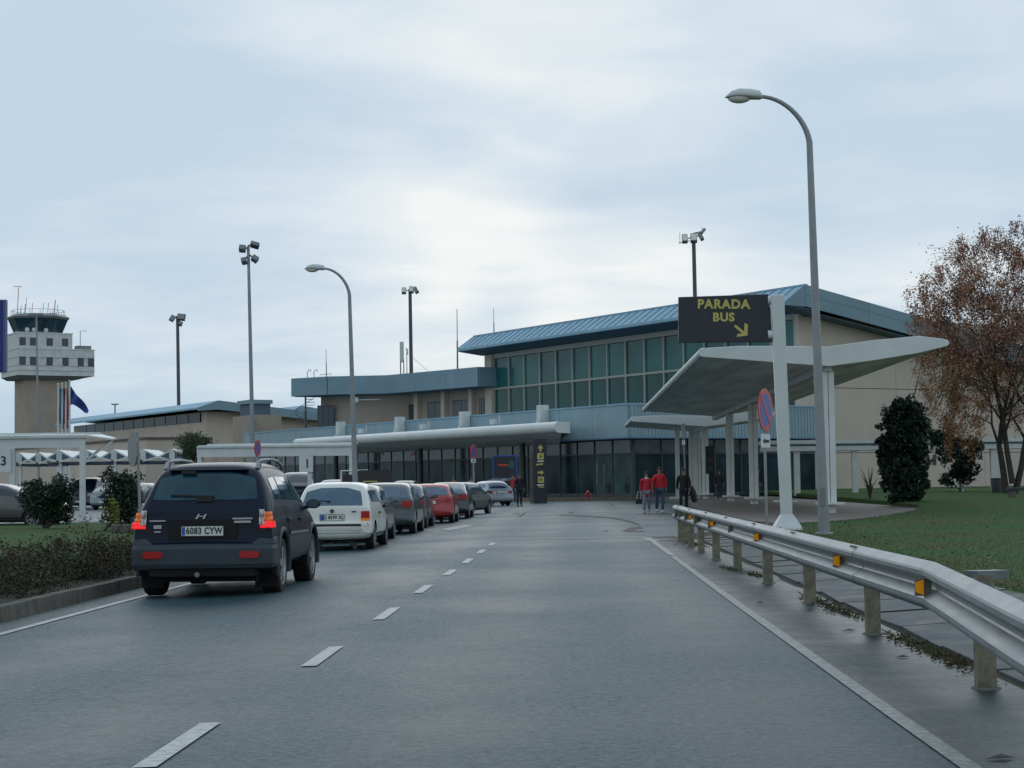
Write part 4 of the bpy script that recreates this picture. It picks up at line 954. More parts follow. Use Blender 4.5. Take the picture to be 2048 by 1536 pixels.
# =================================================================== BUS SHELTER CANOPIES
LV = 8.66                                # road offset of the valley line
def wing_prof(k):                        # cross section (offset, z) of the underside and top for a canopy of scale k
    return [(-4.18, 5.48), (-3.0, 5.40), (-1.5, 5.26), (0.0, 5.14), (1.5, 5.32), (3.0, 5.55), (3.78, 5.66)], [(-4.20, 5.70), (-3.0, 5.76), (-1.5, 5.74), (0.0, 5.70), (1.5, 5.90), (3.0, 6.02), (3.80, 5.92)]
def canopy(name, label, lat, d0, d1, dz, k, ncols, dcols):
    o = thing(name, label, 'bus shelter', R(lat, d0), 0)
    lo, hi = wing_prof(k)
    L3 = lambda n, d, z: R(lat+n*k, d, z+dz)-o.location
    # front beam: flat white frame with rounded tips
    def beam_outline(d):
        pts = [L3(n, d, z) for n, z in hi]
        tip = [(3.95, 5.88), (4.02, 5.80), (4.00, 5.71), (3.90, 5.66)]
        pts += [L3(n, d, z) for n, z in tip]
        pts += [L3(n, d, z-.10) for n, z in reversed(lo[1:-1])]
        pts += [L3(n, d, z) for n, z in ((-4.20, 5.40), (-4.32, 5.44), (-4.38, 5.54), (-4.34, 5.64))]
        return pts
    fb = [beam_outline(d0-.12), beam_outline(d0+.12)]
    MB().loft(fb).build('end_beam', M['white'], o, bevel=.02)
    n = max(2, round((d1-d0)/3.6))
    for i in range(n):
        a = d0+.14+(d1-d0-.14)*i/n; b = d0+.14+(d1-d0-.14)*(i+1)/n-.03
        for j in range(len(lo)-1):
            if j % 3 == 0:
                mb = MB(); jj = range(j, j+3)
                for q in jj: mb.quad(L3(lo[q][0], a, lo[q][1]), L3(lo[q+1][0], a, lo[q+1][1]), L3(lo[q+1][0], b, lo[q+1][1]), L3(lo[q][0], b, lo[q][1]))
                mb.build('soffit_panel', M['soffit'], o, smooth=True, fix=False)
    for i in range(n):
        a = d0+.14+(d1-d0-.14)*i/n; b = d0+.14+(d1-d0-.14)*(i+1)/n
        mb = MB()
        for q in range(len(hi)-1):
            mb.quad(L3(hi[q][0], a, hi[q][1]), L3(hi[q][0], b, hi[q][1]), L3(hi[q+1][0], b, hi[q+1][1]), L3(hi[q+1][0], a, hi[q+1][1]))
        mb.build('roof_sheet', M['white_dirty'], o, smooth=True, fix=False)
    for sgn, (nn, z, r) in (('a', (-4.2, 5.58, .15)), ('b', (3.82, 5.80, .14))):
        MB().tube([L3(nn, d0+.1, z), L3(nn, d1, z)], r, 12).build('edge_tube', M['white_dirty'], o, smooth=True)
    MB().beam(L3(0, d0+.2, 5.02), L3(0, d1, 5.02), .26, .24).build('valley_beam', M['white_dirty'], o)
    for d in dcols:
        zb_ = max(.15, lawn_z(d) if d < 66 else .15)
        for s in (-.108, .108):
            MB().box(-.098, .098, -.085, .085, zb_+.30, 4.9+dz, Matrix.Translation(L3(0, d, 0)-Vector((0, 0, dz))+Vector((s, 0, 0)))).build('column', M['white'], o, bevel=.01)
        MB().box(-.42, .42, -.42, .42, zb_+.24, zb_+.30, Matrix.Translation(L3(0, d, 0)-Vector((0, 0, dz)))).build('base_plate', M['white'], o)
        MB().lathe([(.19, zb_-.05), (.17, zb_+.24)], 10, 'Z', L3(0, d, 0)-Vector((0, 0, dz))).build('plinth', M['white_dirty'], o)
    return o
canopy('bus_shelter', 'long white butterfly canopy on paired columns over the bus stop', LV, 60, 108.5, 0, 1.0, 5, (60.4, 73, 85.5, 98))
canopy('bus_shelter', 'shorter lower butterfly canopy between the long one and the terminal', 8.3, 110.5, 124.5, -.46, 1.06, 3, (111.5, 118.0, 123.6))
cs = thing('canopy_post', 'pair of pale posts carrying the lower canopy tip', 'post', px(1356, 985, 113)*1.0)
cs.location.z = .15
MB().box(-.13, .13, -.1, .1, 0, 4.75).build('column', M['white_dirty'], cs); MB().box(-.5, .5, -.3, .3, 0, .14).build('plinth', M['white_dirty'], cs)
# hanging traffic signal like box on the third column
b = px(1420, 920, 97.6); o = thing('signal_box', 'black hanging three lamp signal box on a canopy column', 'traffic light', b)
MB().box(-.24, .24, -.2, .2, -.75, .75).build('housing', M['black'], o, bevel=.03)
for z in (-.46, 0, .46): MB().lathe([(.17, -.24), (.15, -.203)], 12, 'Y', (0, 0, z)).build('lens', M['sign_dark'], o)
MB().box(-.05, .05, .2, .42, -.1, .1).build('bracket', M['black'], o)

# covered walkway
wy = 110.0
wk = thing('covered_walkway', 'low flat roofed white covered walkway before the gable wall', 'walkway', px(1705, 983, wy))
wk.location.z = lawn_z(wy)-.05
x0, x1 = px(1525, 890, wy).x-wk.location.x, px(2190, 890, wy).x-wk.location.x
MB().box(x0, x1, -1.2, 1.2, 2.60, 2.88).build('edge_beam', M['white'], wk)
MB().box(x0-.1, x1, -1.3, 1.3, 3.02, 3.25).build('roof_edge', M['white'], wk)
MB().box(x0, x1, -1.1, 1.1, 2.885, 3.015).build('roof_core', M['blue_grey'], wk)
for xp in (1590, 1705, 1913, 1980, 2110):
    xx = px(xp, 983, wy).x-wk.location.x
    for yy in (-.9,): MB().box(xx-.17, xx+.17, yy-.16, yy+.16, -.1, 2.60).build('column', M['white'], wk)

# =================================================================== SIGNS NEAR THE BUS STOP
D = 43.0; sp = px(1574, 1060, D); sp.z = lawn_z(D)
sg = thing('bus_stop_sign', 'large black sign reading PARADA BUS on a white post', 'sign', sp)
pt_ = px(1554, 590, D)-sp
MB().hexa([(-.13, -.10, .2), (.13, -.10, .2), (.13, .10, .2), (-.13, .10, .2)]+[pt_+Vector(q) for q in ((-.16, -.10, 0), (.16, -.10, 0), (.16, .10, 0), (-.16, .10, 0))]).build('post', M['white'], sg, bevel=.02)
MB().loft([[(-.34, -.30, 0), (.34, -.30, 0), (.34, .30, 0), (-.34, .30, 0)], [(-.30, -.25, .10), (.30, -.25, .10), (.30, .25, .10), (-.30, .25, .10)], [(-.14, -.11, .36), (.14, -.11, .36), (.14, .11, .36), (-.14, .11, .36)]]).build('foot', M['white'], sg)
A, B_, C_, D_ = [px(x, y, D-.02)-sp for x, y in ((1357, 685), (1545, 684), (1537, 588), (1357, 594))]
n_ = Vector((0, .10, 0))
MB().hexa([A, B_, B_+n_, A+n_, D_, C_, C_+n_, D_+n_]).build('panel', M['sign_dark'], sg, bevel=.012)
for y in (600, 669): 
    q = px(1544, y, D)-sp; MB().tube([q+Vector((-.10, .03, 0)), q+Vector((.08, .03, 0))], .11, 12).build('clamp', M['white'], sg, smooth=True)
def sign_text(s, xc, yc, size, sx=1.0):
    c = px(xc, yc, D-.03)-sp
    return text('lettering', s, size, M['sign_yellow'], sg, Matrix.Translation(c) @ Matrix.Rotation(radians(1.1), 4, 'Y') @ FACE, bold=.012, sx=sx, spacing=1.12)
sign_text('PARADA', 1447, 609, .30, 1.0); sign_text('BUS', 1447, 635, .28, 1.0)
def pix_poly(pts, y, th, name, m, par, base):
    q = [px(a_, b_, y)-base for a_, b_ in pts]; return MB().prism(q, (0, -th, 0)).build(name, m, par)
pix_poly([(1471, 649), (1488, 663), (1489, 646), (1496, 649), (1495, 671), (1473, 674), (1475, 668), (1484, 667), (1468, 653)][::-1], D-.03, .006, 'arrow', M['sign_yellow'], sg, sp)

def noparking(label, xc, yc, hpx, wpx, d, ybase, xbase, rot, plate=True, group=None, back=False, round_=True):
    s = d/F; b = px(xbase, ybase, d); b.z = 0.12 if ybase < 1200 else 0
    c = px(xc, yc, d); r = hpx*s/2
    o = thing('no_parking_sign', label, 'road sign', b, 0)
    cc = c-b
    T = Matrix.Translation(cc) @ Matrix.Rotation(rot, 4, 'Z')
    def face(mb, name, m, par=None):
        mb.v = [tuple(T @ Vector(v)) for v in mb.v]; return mb.build(name, m, par or o)
    MB().tube([(0, 0, 0), (cc.x, .03, cc.z+r*.8)], .030 if d < 60 else .045, 8).build('post', M['lamp_grey'], o, smooth=True)
    face(MB().lathe([(r, 0), (r, .02)], 32, 'Y', (0, -.04, 0)), 'disc', M['sign_red'])
    face(MB().disc((0, -.042, 0), r*.76), 'blue_field', M['sign_blue'])
    for a_ in ((pi/4,) if not plate else (pi/4,)):
        q = MB().box(-r*.98, r*.98, -.0465, -.0445, -r*.10, r*.10, Matrix.Rotation(a_, 4, 'Y')); face(q, 'red_bar', M['sign_red'])
    face(MB().lathe([(r*1.0, 0), (r*.98, .004)], 32, 'Y', (0, -.0175, 0)), 'back', M['sign_back'])
    if plate:
        face(MB().box(-r*.62, r*.62, -.03, -.015, -r*1.75, -r*1.12), 'plate', M['print_white'])
        face(MB().poly([(-r*.42, -.033, -r*1.45), (-r*.12, -.033, -r*1.28), (-r*.12, -.033, -r*1.62)]).box(-r*.12, r*.45, -.0335, -.032, -r*1.52, -r*1.38), 'plate_print', M['print_black'])
    return o
noparking('no parking sign with small white plate behind the guardrail', 1528, 820, 86, 33, 40, 1062, 1534, radians(63))
noparking('small faded no parking disc and white plate near the silver hatchback', 946, 903, 26, 13, 92, 1012, 949, radians(58))
noparking('dim sign disc seen edge on beside the dark clad walker', 1366, 862, 32, 8, 100, 998, 1373, radians(100))
noparking('red edge on sign disc showing above the dark car roof', 513, 896, 34, 12, 44, 1080, 518, radians(78), plate=False)
# octagonal sign seen from behind beside the bushes
d = 46; b = gp(281, 1070, .12); b = px(281, 1066, d); b.z = .12
o = thing('stop_sign', 'grey back of a tall octagonal road sign by the dark bush', 'road sign', b)
c = px(267, 898, d)-b; s = d/F; r = 37*s
T = Matrix.Translation(c) @ Matrix.Rotation(radians(117), 4, 'Z')
oc = [(r*1.02*cos(pi/8+k*pi/4), 0, r*1.02*sin(pi/8+k*pi/4)) for k in range(8)]
mb = MB().prism(oc, (0, .03, 0)); mb.v = [tuple(T @ Vector(v)) for v in mb.v]; mb.build('disc', M['sign_back'], o)
mb = MB().poly([(x*.985, -.003, z*.985) for x, y, z in oc]); mb.v = [tuple(T @ Vector(v)) for v in mb.v]; mb.build('front_face', M['white'], o)
MB().tube([(0, 0, 0), (c.x+.10, .02, c.z+r*.9)], .035, 8).build('post', M['lamp_grey'], o, smooth=True)
# blue totem cut by the picture edge
d = 62; b = px(-30, 1000, d); b.z = 0
o = thing('blue_totem', 'tall blue sign panel on a post at the picture edge', 'sign', b)
z0_, z1_ = px(0, 745, d).z, px(0, 600, d).z
MB().box(-.7, .62, -.12, .12, z0_, z1_).build('panel', M['flag_blue'], o, bevel=.02)
MB().box(.63, .72, -.13, .13, z0_, z1_).build('edge_strip', mat('violet_edge', (.09, .085, .22), .5), o)
MB().box(-.2, 0, -.1, .1, 0, z0_).build('post', M['white'], o)

# yellow pictogram totem in front of the terminal
d = 112; b = px(1081, 1004, d); b.z = .0
o = thing('direction_totem', 'black totem with yellow arrows and pictograms by the entrance', 'sign', b); s = d/F
MB().box(-.42, .42, -.2, .2, 0, px(1081, 877, d).z).build('body', M['sign_dark'], o, bevel=.02)
MB().box(-.62, -.44, -.1, .1, 0, 3.1).build('side_post', M['kerb'], o)
def tpix(pts, name, m='sign_yellow'): return pix_poly(pts, d-.205, .012, name, M[m], o, b)
tpix([(1081, 889), (1087, 897), (1083, 897), (1083, 903), (1079, 903), (1079, 897), (1075, 897)], 'up_arrow')
tpix([(1074.5, 906), (1087.5, 906), (1087.5, 919), (1074.5, 919)], 'pictogram')
tpix([(1072, 928), (1086, 926.5), (1086, 929.5), (1072, 931)], 'yellow_line')
tpix([(1075, 921.5), (1087, 921), (1087, 923.5), (1075, 924)], 'white_line', 'print_white')
tpix([(1075, 943), (1082, 943), (1082, 940), (1088, 945), (1082, 950), (1082, 947), (1075, 947)], 'side_arrow')
tpix([(1076, 953), (1088, 953), (1088, 966), (1076, 966)], 'pictogram')
tpix([(1074, 969), (1088, 968.6), (1088, 971), (1074, 971.4)], 'white_line', 'print_white')
tpix([(1077, 973), (1088, 973), (1088, 975), (1077, 975)], 'yellow_line')
for yy in (912.5, 959.5):
    q = px(1081.6, yy, d-.219)-b; MB().box(-.10, .10, -.004, 0, -.02, .02, Matrix.Translation(q)).box(-.02, .02, -.004, 0, -.12, .12, Matrix.Translation(q+Vector((.0, -.006, 0)))).build('pictogram_print', M['sign_dark'], o)
# blue framed billboard behind the silver hatchback
d = 118; b = px(1010, 985, d); b.z = .14; s = d/F
o = thing('billboard', 'dark poster board in a blue frame behind the silver hatchback', 'billboard', b)
zt, zb_ = px(1010, 913, d).z-.14, px(1010, 957, d).z-.14
MB().box(-.72, .72, -.04, .04, zb_, zt).build('panel', M['sign_dark'], o)
MB().box(-.80, -.722, -.07, .07, zb_-.05, zt+.08).box(.722, .80, -.07, .07, zb_-.05, zt+.08).box(-.72, .72, -.07, .07, zt+.002, zt+.08).build('frame', M['sign_blue'], o)
MB().box(-.45, .25, -.05, -.042, zt-.62, zt-.50).build('print_line', M['sign_red'], o); MB().box(.30, .6, -.05, -.042, zt-.75, zt-.30).build('print_block', M['hall_glass'], o)
for x in (-.76, .76): MB().box(x-.06, x+.06, -.06, .06, 0, zb_-.05).build('post', M['lamp_grey'], o)
# small red hydrant by the terminal kerb
b = px(1176, 1000, 118); b.z = .14
o = thing('hydrant', 'small red hydrant on the pavement by the glass front', 'hydrant', b)
MB().lathe([(.12, 0), (.12, .06), (.09, .08), (.09, .42), (.11, .45), (.08, .54), (.02, .58)], 12).build('barrel', M['tail_red'], o, smooth=True)
MB().tube([(-.17, 0, .34), (.17, 0, .34)], .05, 8).build('outlet', M['tail_red'], o)

# =================================================================== CAR PARK CANOPIES
def carport_number(o, number, b, d):
    t_, xp, yp, hs = number; q = px(xp, yp, d-.2)-b
    MB().box(-.34, .34, 0, .03, -.46, .46, Matrix.Translation(q)).build('number_board', M['white'], o)
    text('number', t_, hs, M['print_black'], o, Matrix.Translation(q+Vector((.06, -.008, -.05))) @ FACE, bold=.008)
    s = d/F
    for xp, yy in ((620, 0), (545, 3.5), (703, 0), (470, 3.5), (400, 0)):
        X_ = (xp-706)*s; MB().box(X_-.10, X_+.10, yy-.1, yy+.1, 0, px(706, 911, d).z-.003).build('column', M['white'], o, bevel=.01)
    return o
def carport(label, x0p, x1p, d, ybeam_t, ybeam_b, ytop, cols, depth, tip, number=None):
    b = px(x1p, 1000, d); b.z = 0; s = d/F
    o = thing('carport', label, 'carport', b)
    X = lambda xp: (xp-x1p)*s
    zt, zb_, zr_ = px(x1p, ybeam_t, d).z, px(x1p, ybeam_b, d).z, px(x1p, ytop, d).z
    MB().box(X(x0p), 0, -.08, .08, zb_, zt).build('front_beam', M['white'], o)
    MB().box(X(x0p), .12, -.16, .16, zt+.004, zt+.10).build('gutter', M['white_dirty'], o)
    n = max(2, int((-X(x0p))/1.25)); 
    for i in range(n):
        a_ = X(x0p)+(-X(x0p))*i/n+.015; c_ = X(x0p)+(-X(x0p))*(i+1)/n-.015
        MB().hexa([(a_, .1, zt+.10), (c_, .1, zt+.10), (c_-tip*.0, depth*.5, zr_), (a_, depth*.5, zr_), (a_, .1, zt+.14), (c_, .1, zt+.14), (c_, depth*.5, zr_+.04), (a_, depth*.5, zr_+.04)]).build('roof_panel', M['white'], o)
    MB().beam((X(x0p), depth*.5, zr_+.06), (0, depth*.5, zr_+.06), .14, .10).build('ridge', M['white_dirty'], o)
    if tip < .05: return o if not number else carport_number(o, number, b, d)
    MB().hexa([(.02, .12, zt+.06), (tip, depth*.35, zt-.04), (tip, depth*.5, zt+.0), (.02, depth*.5, zr_-.05), (.02, .12, zt+.12), (tip, depth*.35, zt+.02), (tip, depth*.5, zt+.06), (.02, depth*.5, zr_+.03)]).build('side_eave', M['white'], o)
    MB().beam((.02, .3, zb_-.45), (tip*.9, depth*.4, zt-.06), .07, .09).build('strut', M['white_dirty'], o)
    for xp, yy in cols:
        MB().box(X(xp)-.10, X(xp)+.10, yy-.1, yy+.1, 0, zb_).build('column', M['white'], o, bevel=.01)
    if number:
        t_, xp, yp, hs = number
        q = px(xp, yp, d-.2)-b
        MB().box(-.34, .34, 0, .03, -.46, .46, Matrix.Translation(q)).build('number_board', M['white'], o)
        text('number', t_, hs, M['print_black'], o, Matrix.Translation(q+Vector((.06, -.008, -.05))) @ FACE, bold=.008)
    return o
carport('white steel carport numbered 3 beside the blue totem', -120, 170, 70, 876, 895, 866, ((165, 0), (25, 0), (110, 4.5), (-110, 0)), 5.5, .62, ('3', 4, 920, .50))
carport('white steel carport numbered 1 behind the white hatchback', 395, 706, 90, 893, 911, 886, ((620, 0), (545, 3.5), (703, 0), (470, 3.5), (400, 0)), 6.0, .0, ('1', 612, 926, .62))
q = px(594, 921, 89.7); 
# folded zigzag roof shelters
def zigzag(label, xs, d, zlo, zhi, slab):
    b = px(xs[0], 1000, d); b.z = 0; s = d/F
    o = thing('zigzag_shelter', label, 'carport', b, 0, 'folded white car park roofs')
    X = lambda xp: (xp-xs[0])*s
    zl, zh = px(200, zlo, d).z, px(200, zhi, d).z; zs = px(200, slab, d).z
    for i in range(len(xs)-1):
        a_, c_ = X(xs[i]), X(xs[i+1]); m_ = (a_+c_)/2; w = .10
        for (p, q_) in (((a_, zl+.15), (m_, zh)), ((m_, zh), (c_, zl+.15))):
            MB().hexa([(p[0], 0, p[1]-w), (q_[0], 0, q_[1]-w), (q_[0], 5, q_[1]-w), (p[0], 5, p[1]-w), (p[0], 0, p[1]), (q_[0], 0, q_[1]), (q_[0], 5, q_[1]), (p[0], 5, p[1])]).build('roof_fold', M['white'], o)
        MB().beam((a_, -.03, zl+.12), (m_, -.03, zl-.12), .06, .09).build('tie_bar', M['white'], o); MB().beam((m_, -.04, zl-.12), (c_, -.04, zl+.12), .06, .09).build('tie_bar', M['white'], o)
        MB().box(m_-.17, m_+.17, -.06, .0, zl-.14, zh-.08).build('number_board', M['white_dirty'], o)
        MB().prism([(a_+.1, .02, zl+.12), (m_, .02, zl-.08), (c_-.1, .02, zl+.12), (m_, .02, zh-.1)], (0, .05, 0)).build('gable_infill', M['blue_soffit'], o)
        if i % 2 == 0: MB().box(m_-.09, m_+.09, .2, .38, 0, zl-.05).build('column', M['white'], o)
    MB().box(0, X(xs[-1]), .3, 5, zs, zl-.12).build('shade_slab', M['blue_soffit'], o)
    return o
zigzag('folded white zigzag roof over parked cars', (92, 145, 200, 256, 316, 372), 108, 919, 899, 928)
zigzag('folded white zigzag roof behind the numbered carport', (20, 56, 98), 112, 922, 903, 930)
# dark information boards with a white barrier frame
d = 84; b = px(735, 985, d); b.z = .0; s = d/F
o = thing('information_board', 'long dark low sign board with yellow symbols by the lamp', 'sign', b)
zt = px(735, 945, d).z; zl = px(735, 973, d).z
for (x0_, x1_, yt) in ((685, 716, 949), (717.5, 784, 940)):
    MB().box((x0_-735)*s, (x1_-735)*s, -.08, .08, zl-.2, px(735, yt, d).z).build('panel', mat('brown_board', (.035, .028, .028), .6), o)
for x_ in (704, 713): MB().box((x_-735)*s-.08, (x_-735)*s+.08, -.10, -.085, zl+.02, zl+.20).build('yellow_symbol', M['sign_yellow'], o)
for k, (x0_, x1_) in enumerate(((725, 756), (727, 755))): MB().box((x0_-735)*s, (x1_-735)*s, -.10, -.085, zl+.04+.16*k, zl+.10+.16*k).build('print_line', M['sign_yellow'], o)
for x_ in (690, 778): MB().box((x_-735)*s-.05, (x_-735)*s+.05, .0, .08, 0, zl-.1).build('post', M['lamp_grey'], o)
f = thing('barrier_frame', 'white pipe frame behind the dark information board', 'frame', px(710, 985, 86)); f.location.z = 0
s = 86/F
MB().tube([(-.65, 0, 0), (-.65, 0, 1.95), (.62, 0, 1.95), (.62, 0, 1.55)], .05, 8).build('pipe', M['white'], f, smooth=True)
MB().tube([(.02, .2, .6), (-.13, .2, 3.0)], .045, 8).build('raised_arm', M['white'], f, smooth=True)
# =================================================================== VEHICLES
def bs(P, t):
    n = len(P)
    t = max(0.0, min(n-1.0, t)); i = int(math.floor(t+.5)); i = max(1, min(n-2, i))
    a = P[0] if i == 1 else (P[i-1]+P[i])*.5
    c = P[-1] if i == n-2 else (P[i]+P[i+1])*.5
    lo = 0.0 if i == 1 else i-.5; hi = n-1.0 if i == n-2 else i+.5
    s = (t-lo)/(hi-lo); return a*(1-s)**2+P[i]*(2*s*(1-s))+c*s*s
class Shell:
    """smooth car skin: stations along the length, each (y, z_under, z_belt, z_top, w_sill, w_belt, w_top)"""
    def __init__(s, st):
        s.st = st; s.rings = []
        for (y, zb, zl, zt, ws, wb, wt) in st:
            zl = min(zl, zt-.05)
            h = [(0, zb), (ws*.80, zb), (ws-.01, zb+.09), (max(ws, wb)+.012, zb*.42+zl*.58), (wb, zl), (lerp(wb, wt, .86)+.01, lerp(zl, zt, .86)), (wt-.09, zt), (wt*.55, zt+.022), (0, zt+.026)]
            h = [Vector((a, y, z)) for a, z in h]
            s.rings.append(h+[Vector((-p.x, p.y, p.z)) for p in reversed(h[:-1])])
    def S(s, u, v): return bs([bs(r, v) for r in s.rings], u)
    def u_of(s, y):
        ys = [q[0] for q in s.st]
        for i in range(len(ys)-1):
            if ys[i] <= y <= ys[i+1]: return i+(y-ys[i])/max(1e-6, ys[i+1]-ys[i])
        return 0 if y < ys[0] else len(ys)-1
    def patch(s, u0, u1, v0, v1, nu=8, nv=6, off=.005, taper=None, rnd_=0.0):
        mb = MB(); rows = []
        for i in range(nu+1):
            a = i/nu; u = lerp(u0, u1, a); row = []
            for j in range(nv+1):
                b = j/nv; vv0, vv1 = v0, v1
                if taper: vv0, vv1 = lerp(taper[0][0], taper[1][0], a), lerp(taper[0][1], taper[1][1], a)
                if rnd_:
                    e = min(a, 1-a)/rnd_
                    if e < 1: k = (1-sqrt(max(0, 1-(1-e)**2)))*.30*(vv1-vv0); vv0 += k; vv1 -= k
                v = lerp(vv0, vv1, b); p = s.S(u, v)
                du = s.S(min(u+.03, len(s.st)-1), v)-s.S(max(u-.03, 0), v); dv = s.S(u, v+.05)-s.S(u, v-.05)
                nrm = dv.cross(du)
                nrm = nrm.normalized() if nrm.length > 1e-9 else Vector((0, 0, 1))
                c = Vector((0, p.y, .7)); 
                if nrm.dot(p-c) < 0: nrm = -nrm
                row.append(p+nrm*off)
            rows.append(row)
        for r, q in zip(rows, rows[1:]):
            for j in range(nv): mb.quad(r[j], r[j+1], q[j+1], q[j])
        return mb
    def body(s, wheels, Ra, nu=66, nv=56):
        n = len(s.st)-1; us = [n*i/nu for i in range(nu+1)]
        g = []
        prec = [[bs(r, 16*j/nv) for j in range(nv+1)] for r in s.rings]
        for u in us: g.append([bs([prec[k][j] for k in range(len(prec))], u) for j in range(nv+1)])
        dead = set()
        for i in range(nu):
            for j in range(nv):
                c = (g[i][j]+g[i+1][j]+g[i][j+1]+g[i+1][j+1])/4
                for (wy, wz) in wheels:
                    if abs(c.x) > .34 and (c.y-wy)**2+(c.z-wz)**2 < Ra*Ra and c.z < wz+Ra: dead.add((i, j))
        for i in range(nu+1):
            for j in range(nv+1):
                adj = [(a, b) for a in (i-1, i) for b in (j-1, j) if 0 <= a < nu and 0 <= b < nv]
                k = sum(q in dead for q in adj)
                if 0 < k < len(adj):
                    p = g[i][j]; wy, wz = min(wheels, key=lambda w: (p.y-w[0])**2+(p.z-w[1])**2)
                    if abs(p.x) > .30 and p.z > wz*.75:
                        d = Vector((p.y-wy, p.z-wz))
                        if d.length > 1e-4: d = d.normalized()*Ra; p.y = wy+d.x; p.z = wz+d.y
        mb = MB()
        for r in g: mb.v += [tuple(p) for p in r]
        for i in range(nu):
            for j in range(nv):
                if (i, j) not in dead: mb.f.append((i*(nv+1)+j, i*(nv+1)+j+1, (i+1)*(nv+1)+j+1, (i+1)*(nv+1)+j))
        mb.f.append(tuple(range(nv+1))); mb.f.append(tuple(nu*(nv+1)+j for j in reversed(range(nv+1))))
        return mb
def hatch(Ln, W, H, rs=.42, sedan=False, mpv=False, bk=.672):
    w = W/2; B = H*bk
    s = [(0, .32, .40, .50, w*.84, w*.84, w*.80), (.03, .27, .44, .55, w*.94, w*.94, w*.9), (.09, .25, .50, .58, w*.985, w*.98, w*.9)]
    if sedan:
        s += [(.10, .24, B-.06, B+.02, w, w*.96, w*.86), (.20, .23, B-.02, B+.08, w, w*.97, w*.84), (.62, .22, B, B+.10, w, w*.97, w*.80), (1.15, .22, B, H-.05, w, w*.97, w*.72), (1.45, .22, B, H-.005, w, w*.98, w*.72)]
    else:
        s += [(.10, .24, B-.08, B, w, w*.965, w*.88), (.15, .23, B-.02, B+.06, w, w*.97, w*.86), (.15+rs, .22, B, H-.065, w, w*.97, w*.745), (.15+rs+.22, .22, B, H-.004, w, w*.98, w*.75)]
    if mpv:
        s += [(Ln*.45, .21, B, H, w, w*.98, w*.76), (Ln*.62, .21, B, H-.03, w, w*.98, w*.75), (Ln*.68, .21, B-.01, H-.12, w, w*.98, w*.74), (Ln*.86, .21, B-.06, B+.08, w, w*.96, w*.82), (Ln*.93, .21, B-.16, B-.06, w*.98, w*.92, w*.78)]
    else:
        s += [(Ln*.43, .21, B, H, w, w*.98, w*.75), (Ln*.555, .21, B, H-.025, w, w*.98, w*.745), (Ln*.61, .21, B-.01, H-.09, w, w*.98, w*.73), (Ln*.745, .21, B-.04, B+.06, w, w*.97, w*.82), (Ln*.88, .21, B-.13, B-.04, w*.98, w*.93, w*.78)]
    s += [(Ln*.962, .22, B-.25, B-.16, w*.95, w*.88, w*.72), (Ln-.03, .27, .46, .55, w*.89, w*.86, w*.74), (Ln, .32, .42, .50, w*.78, w*.76, w*.66)]
    return s
WHEELS = {}
def wheel(par, x, y, r, wid, side, rim_m, spokes=5, arch=True):
    key = (r, wid, rim_m, spokes)
    if key not in WHEELS:
        ri = r*.66
        ty = MB().lathe([(ri, -wid/2), (r*.93, -wid/2), (r, -wid*.36), (r, wid*.36), (r*.93, wid/2), (ri, wid/2), (ri*.94, wid*.2), (ri*.94, -wid*.2)], 28, 'X', cap=False)
        ty.loft([[(wid*.1, ri*.95*cos(2*pi*k/20), ri*.95*sin(2*pi*k/20)) for k in range(20)], [(wid*.08, .01*cos(2*pi*k/20), .01*sin(2*pi*k/20)) for k in range(20)]])
        rm = MB().lathe([(ri*1.0, wid*.44), (ri*1.02, wid*.5), (ri*.90, wid*.47), (ri*.88, wid*.36)], 28, 'X', cap=False)
        for k in range(spokes):
            a = 2*pi*k/spokes+.3; rm.beam((wid*.42, ri*.12*cos(a), ri*.12*sin(a)), (wid*.42, ri*.93*cos(a), ri*.93*sin(a)), ri*(.34 if spokes < 7 else .22), wid*.12, up=(1, 0, 0))
        rm.lathe([(.02, wid*.50), (ri*.2, wid*.48), (ri*.24, wid*.36)], 14, 'X')
        WHEELS[key] = (ty.mesh('wheel', M['tyre'], smooth=True), rm.mesh('rim', M[rim_m], smooth=True))
    a, b = WHEELS[key]
    o = link('wheel', a, par, (x, y, r)); q = link('rim', b, o)
    if side < 0: o.rotation_euler.z = pi
    return o
def xz_round(w, h, y0, y1, r, T=None, n=5):
    pts = []
    for cx0, cz0, a0 in ((w/2-r, h/2-r, 0), (-w/2+r, h/2-r, pi/2), (-w/2+r, -h/2+r, pi), (w/2-r, -h/2+r, 1.5*pi)):
        for k in range(n+1):
            a = a0+pi/2*k/n; pts.append((cx0+r*cos(a), cz0+r*sin(a)))
    ring = lambda y: [(T @ Vector((x, y, z)) if T else Vector((x, y, z))) for x, z in pts]
    return MB().loft([ring(y0), ring(y1)])
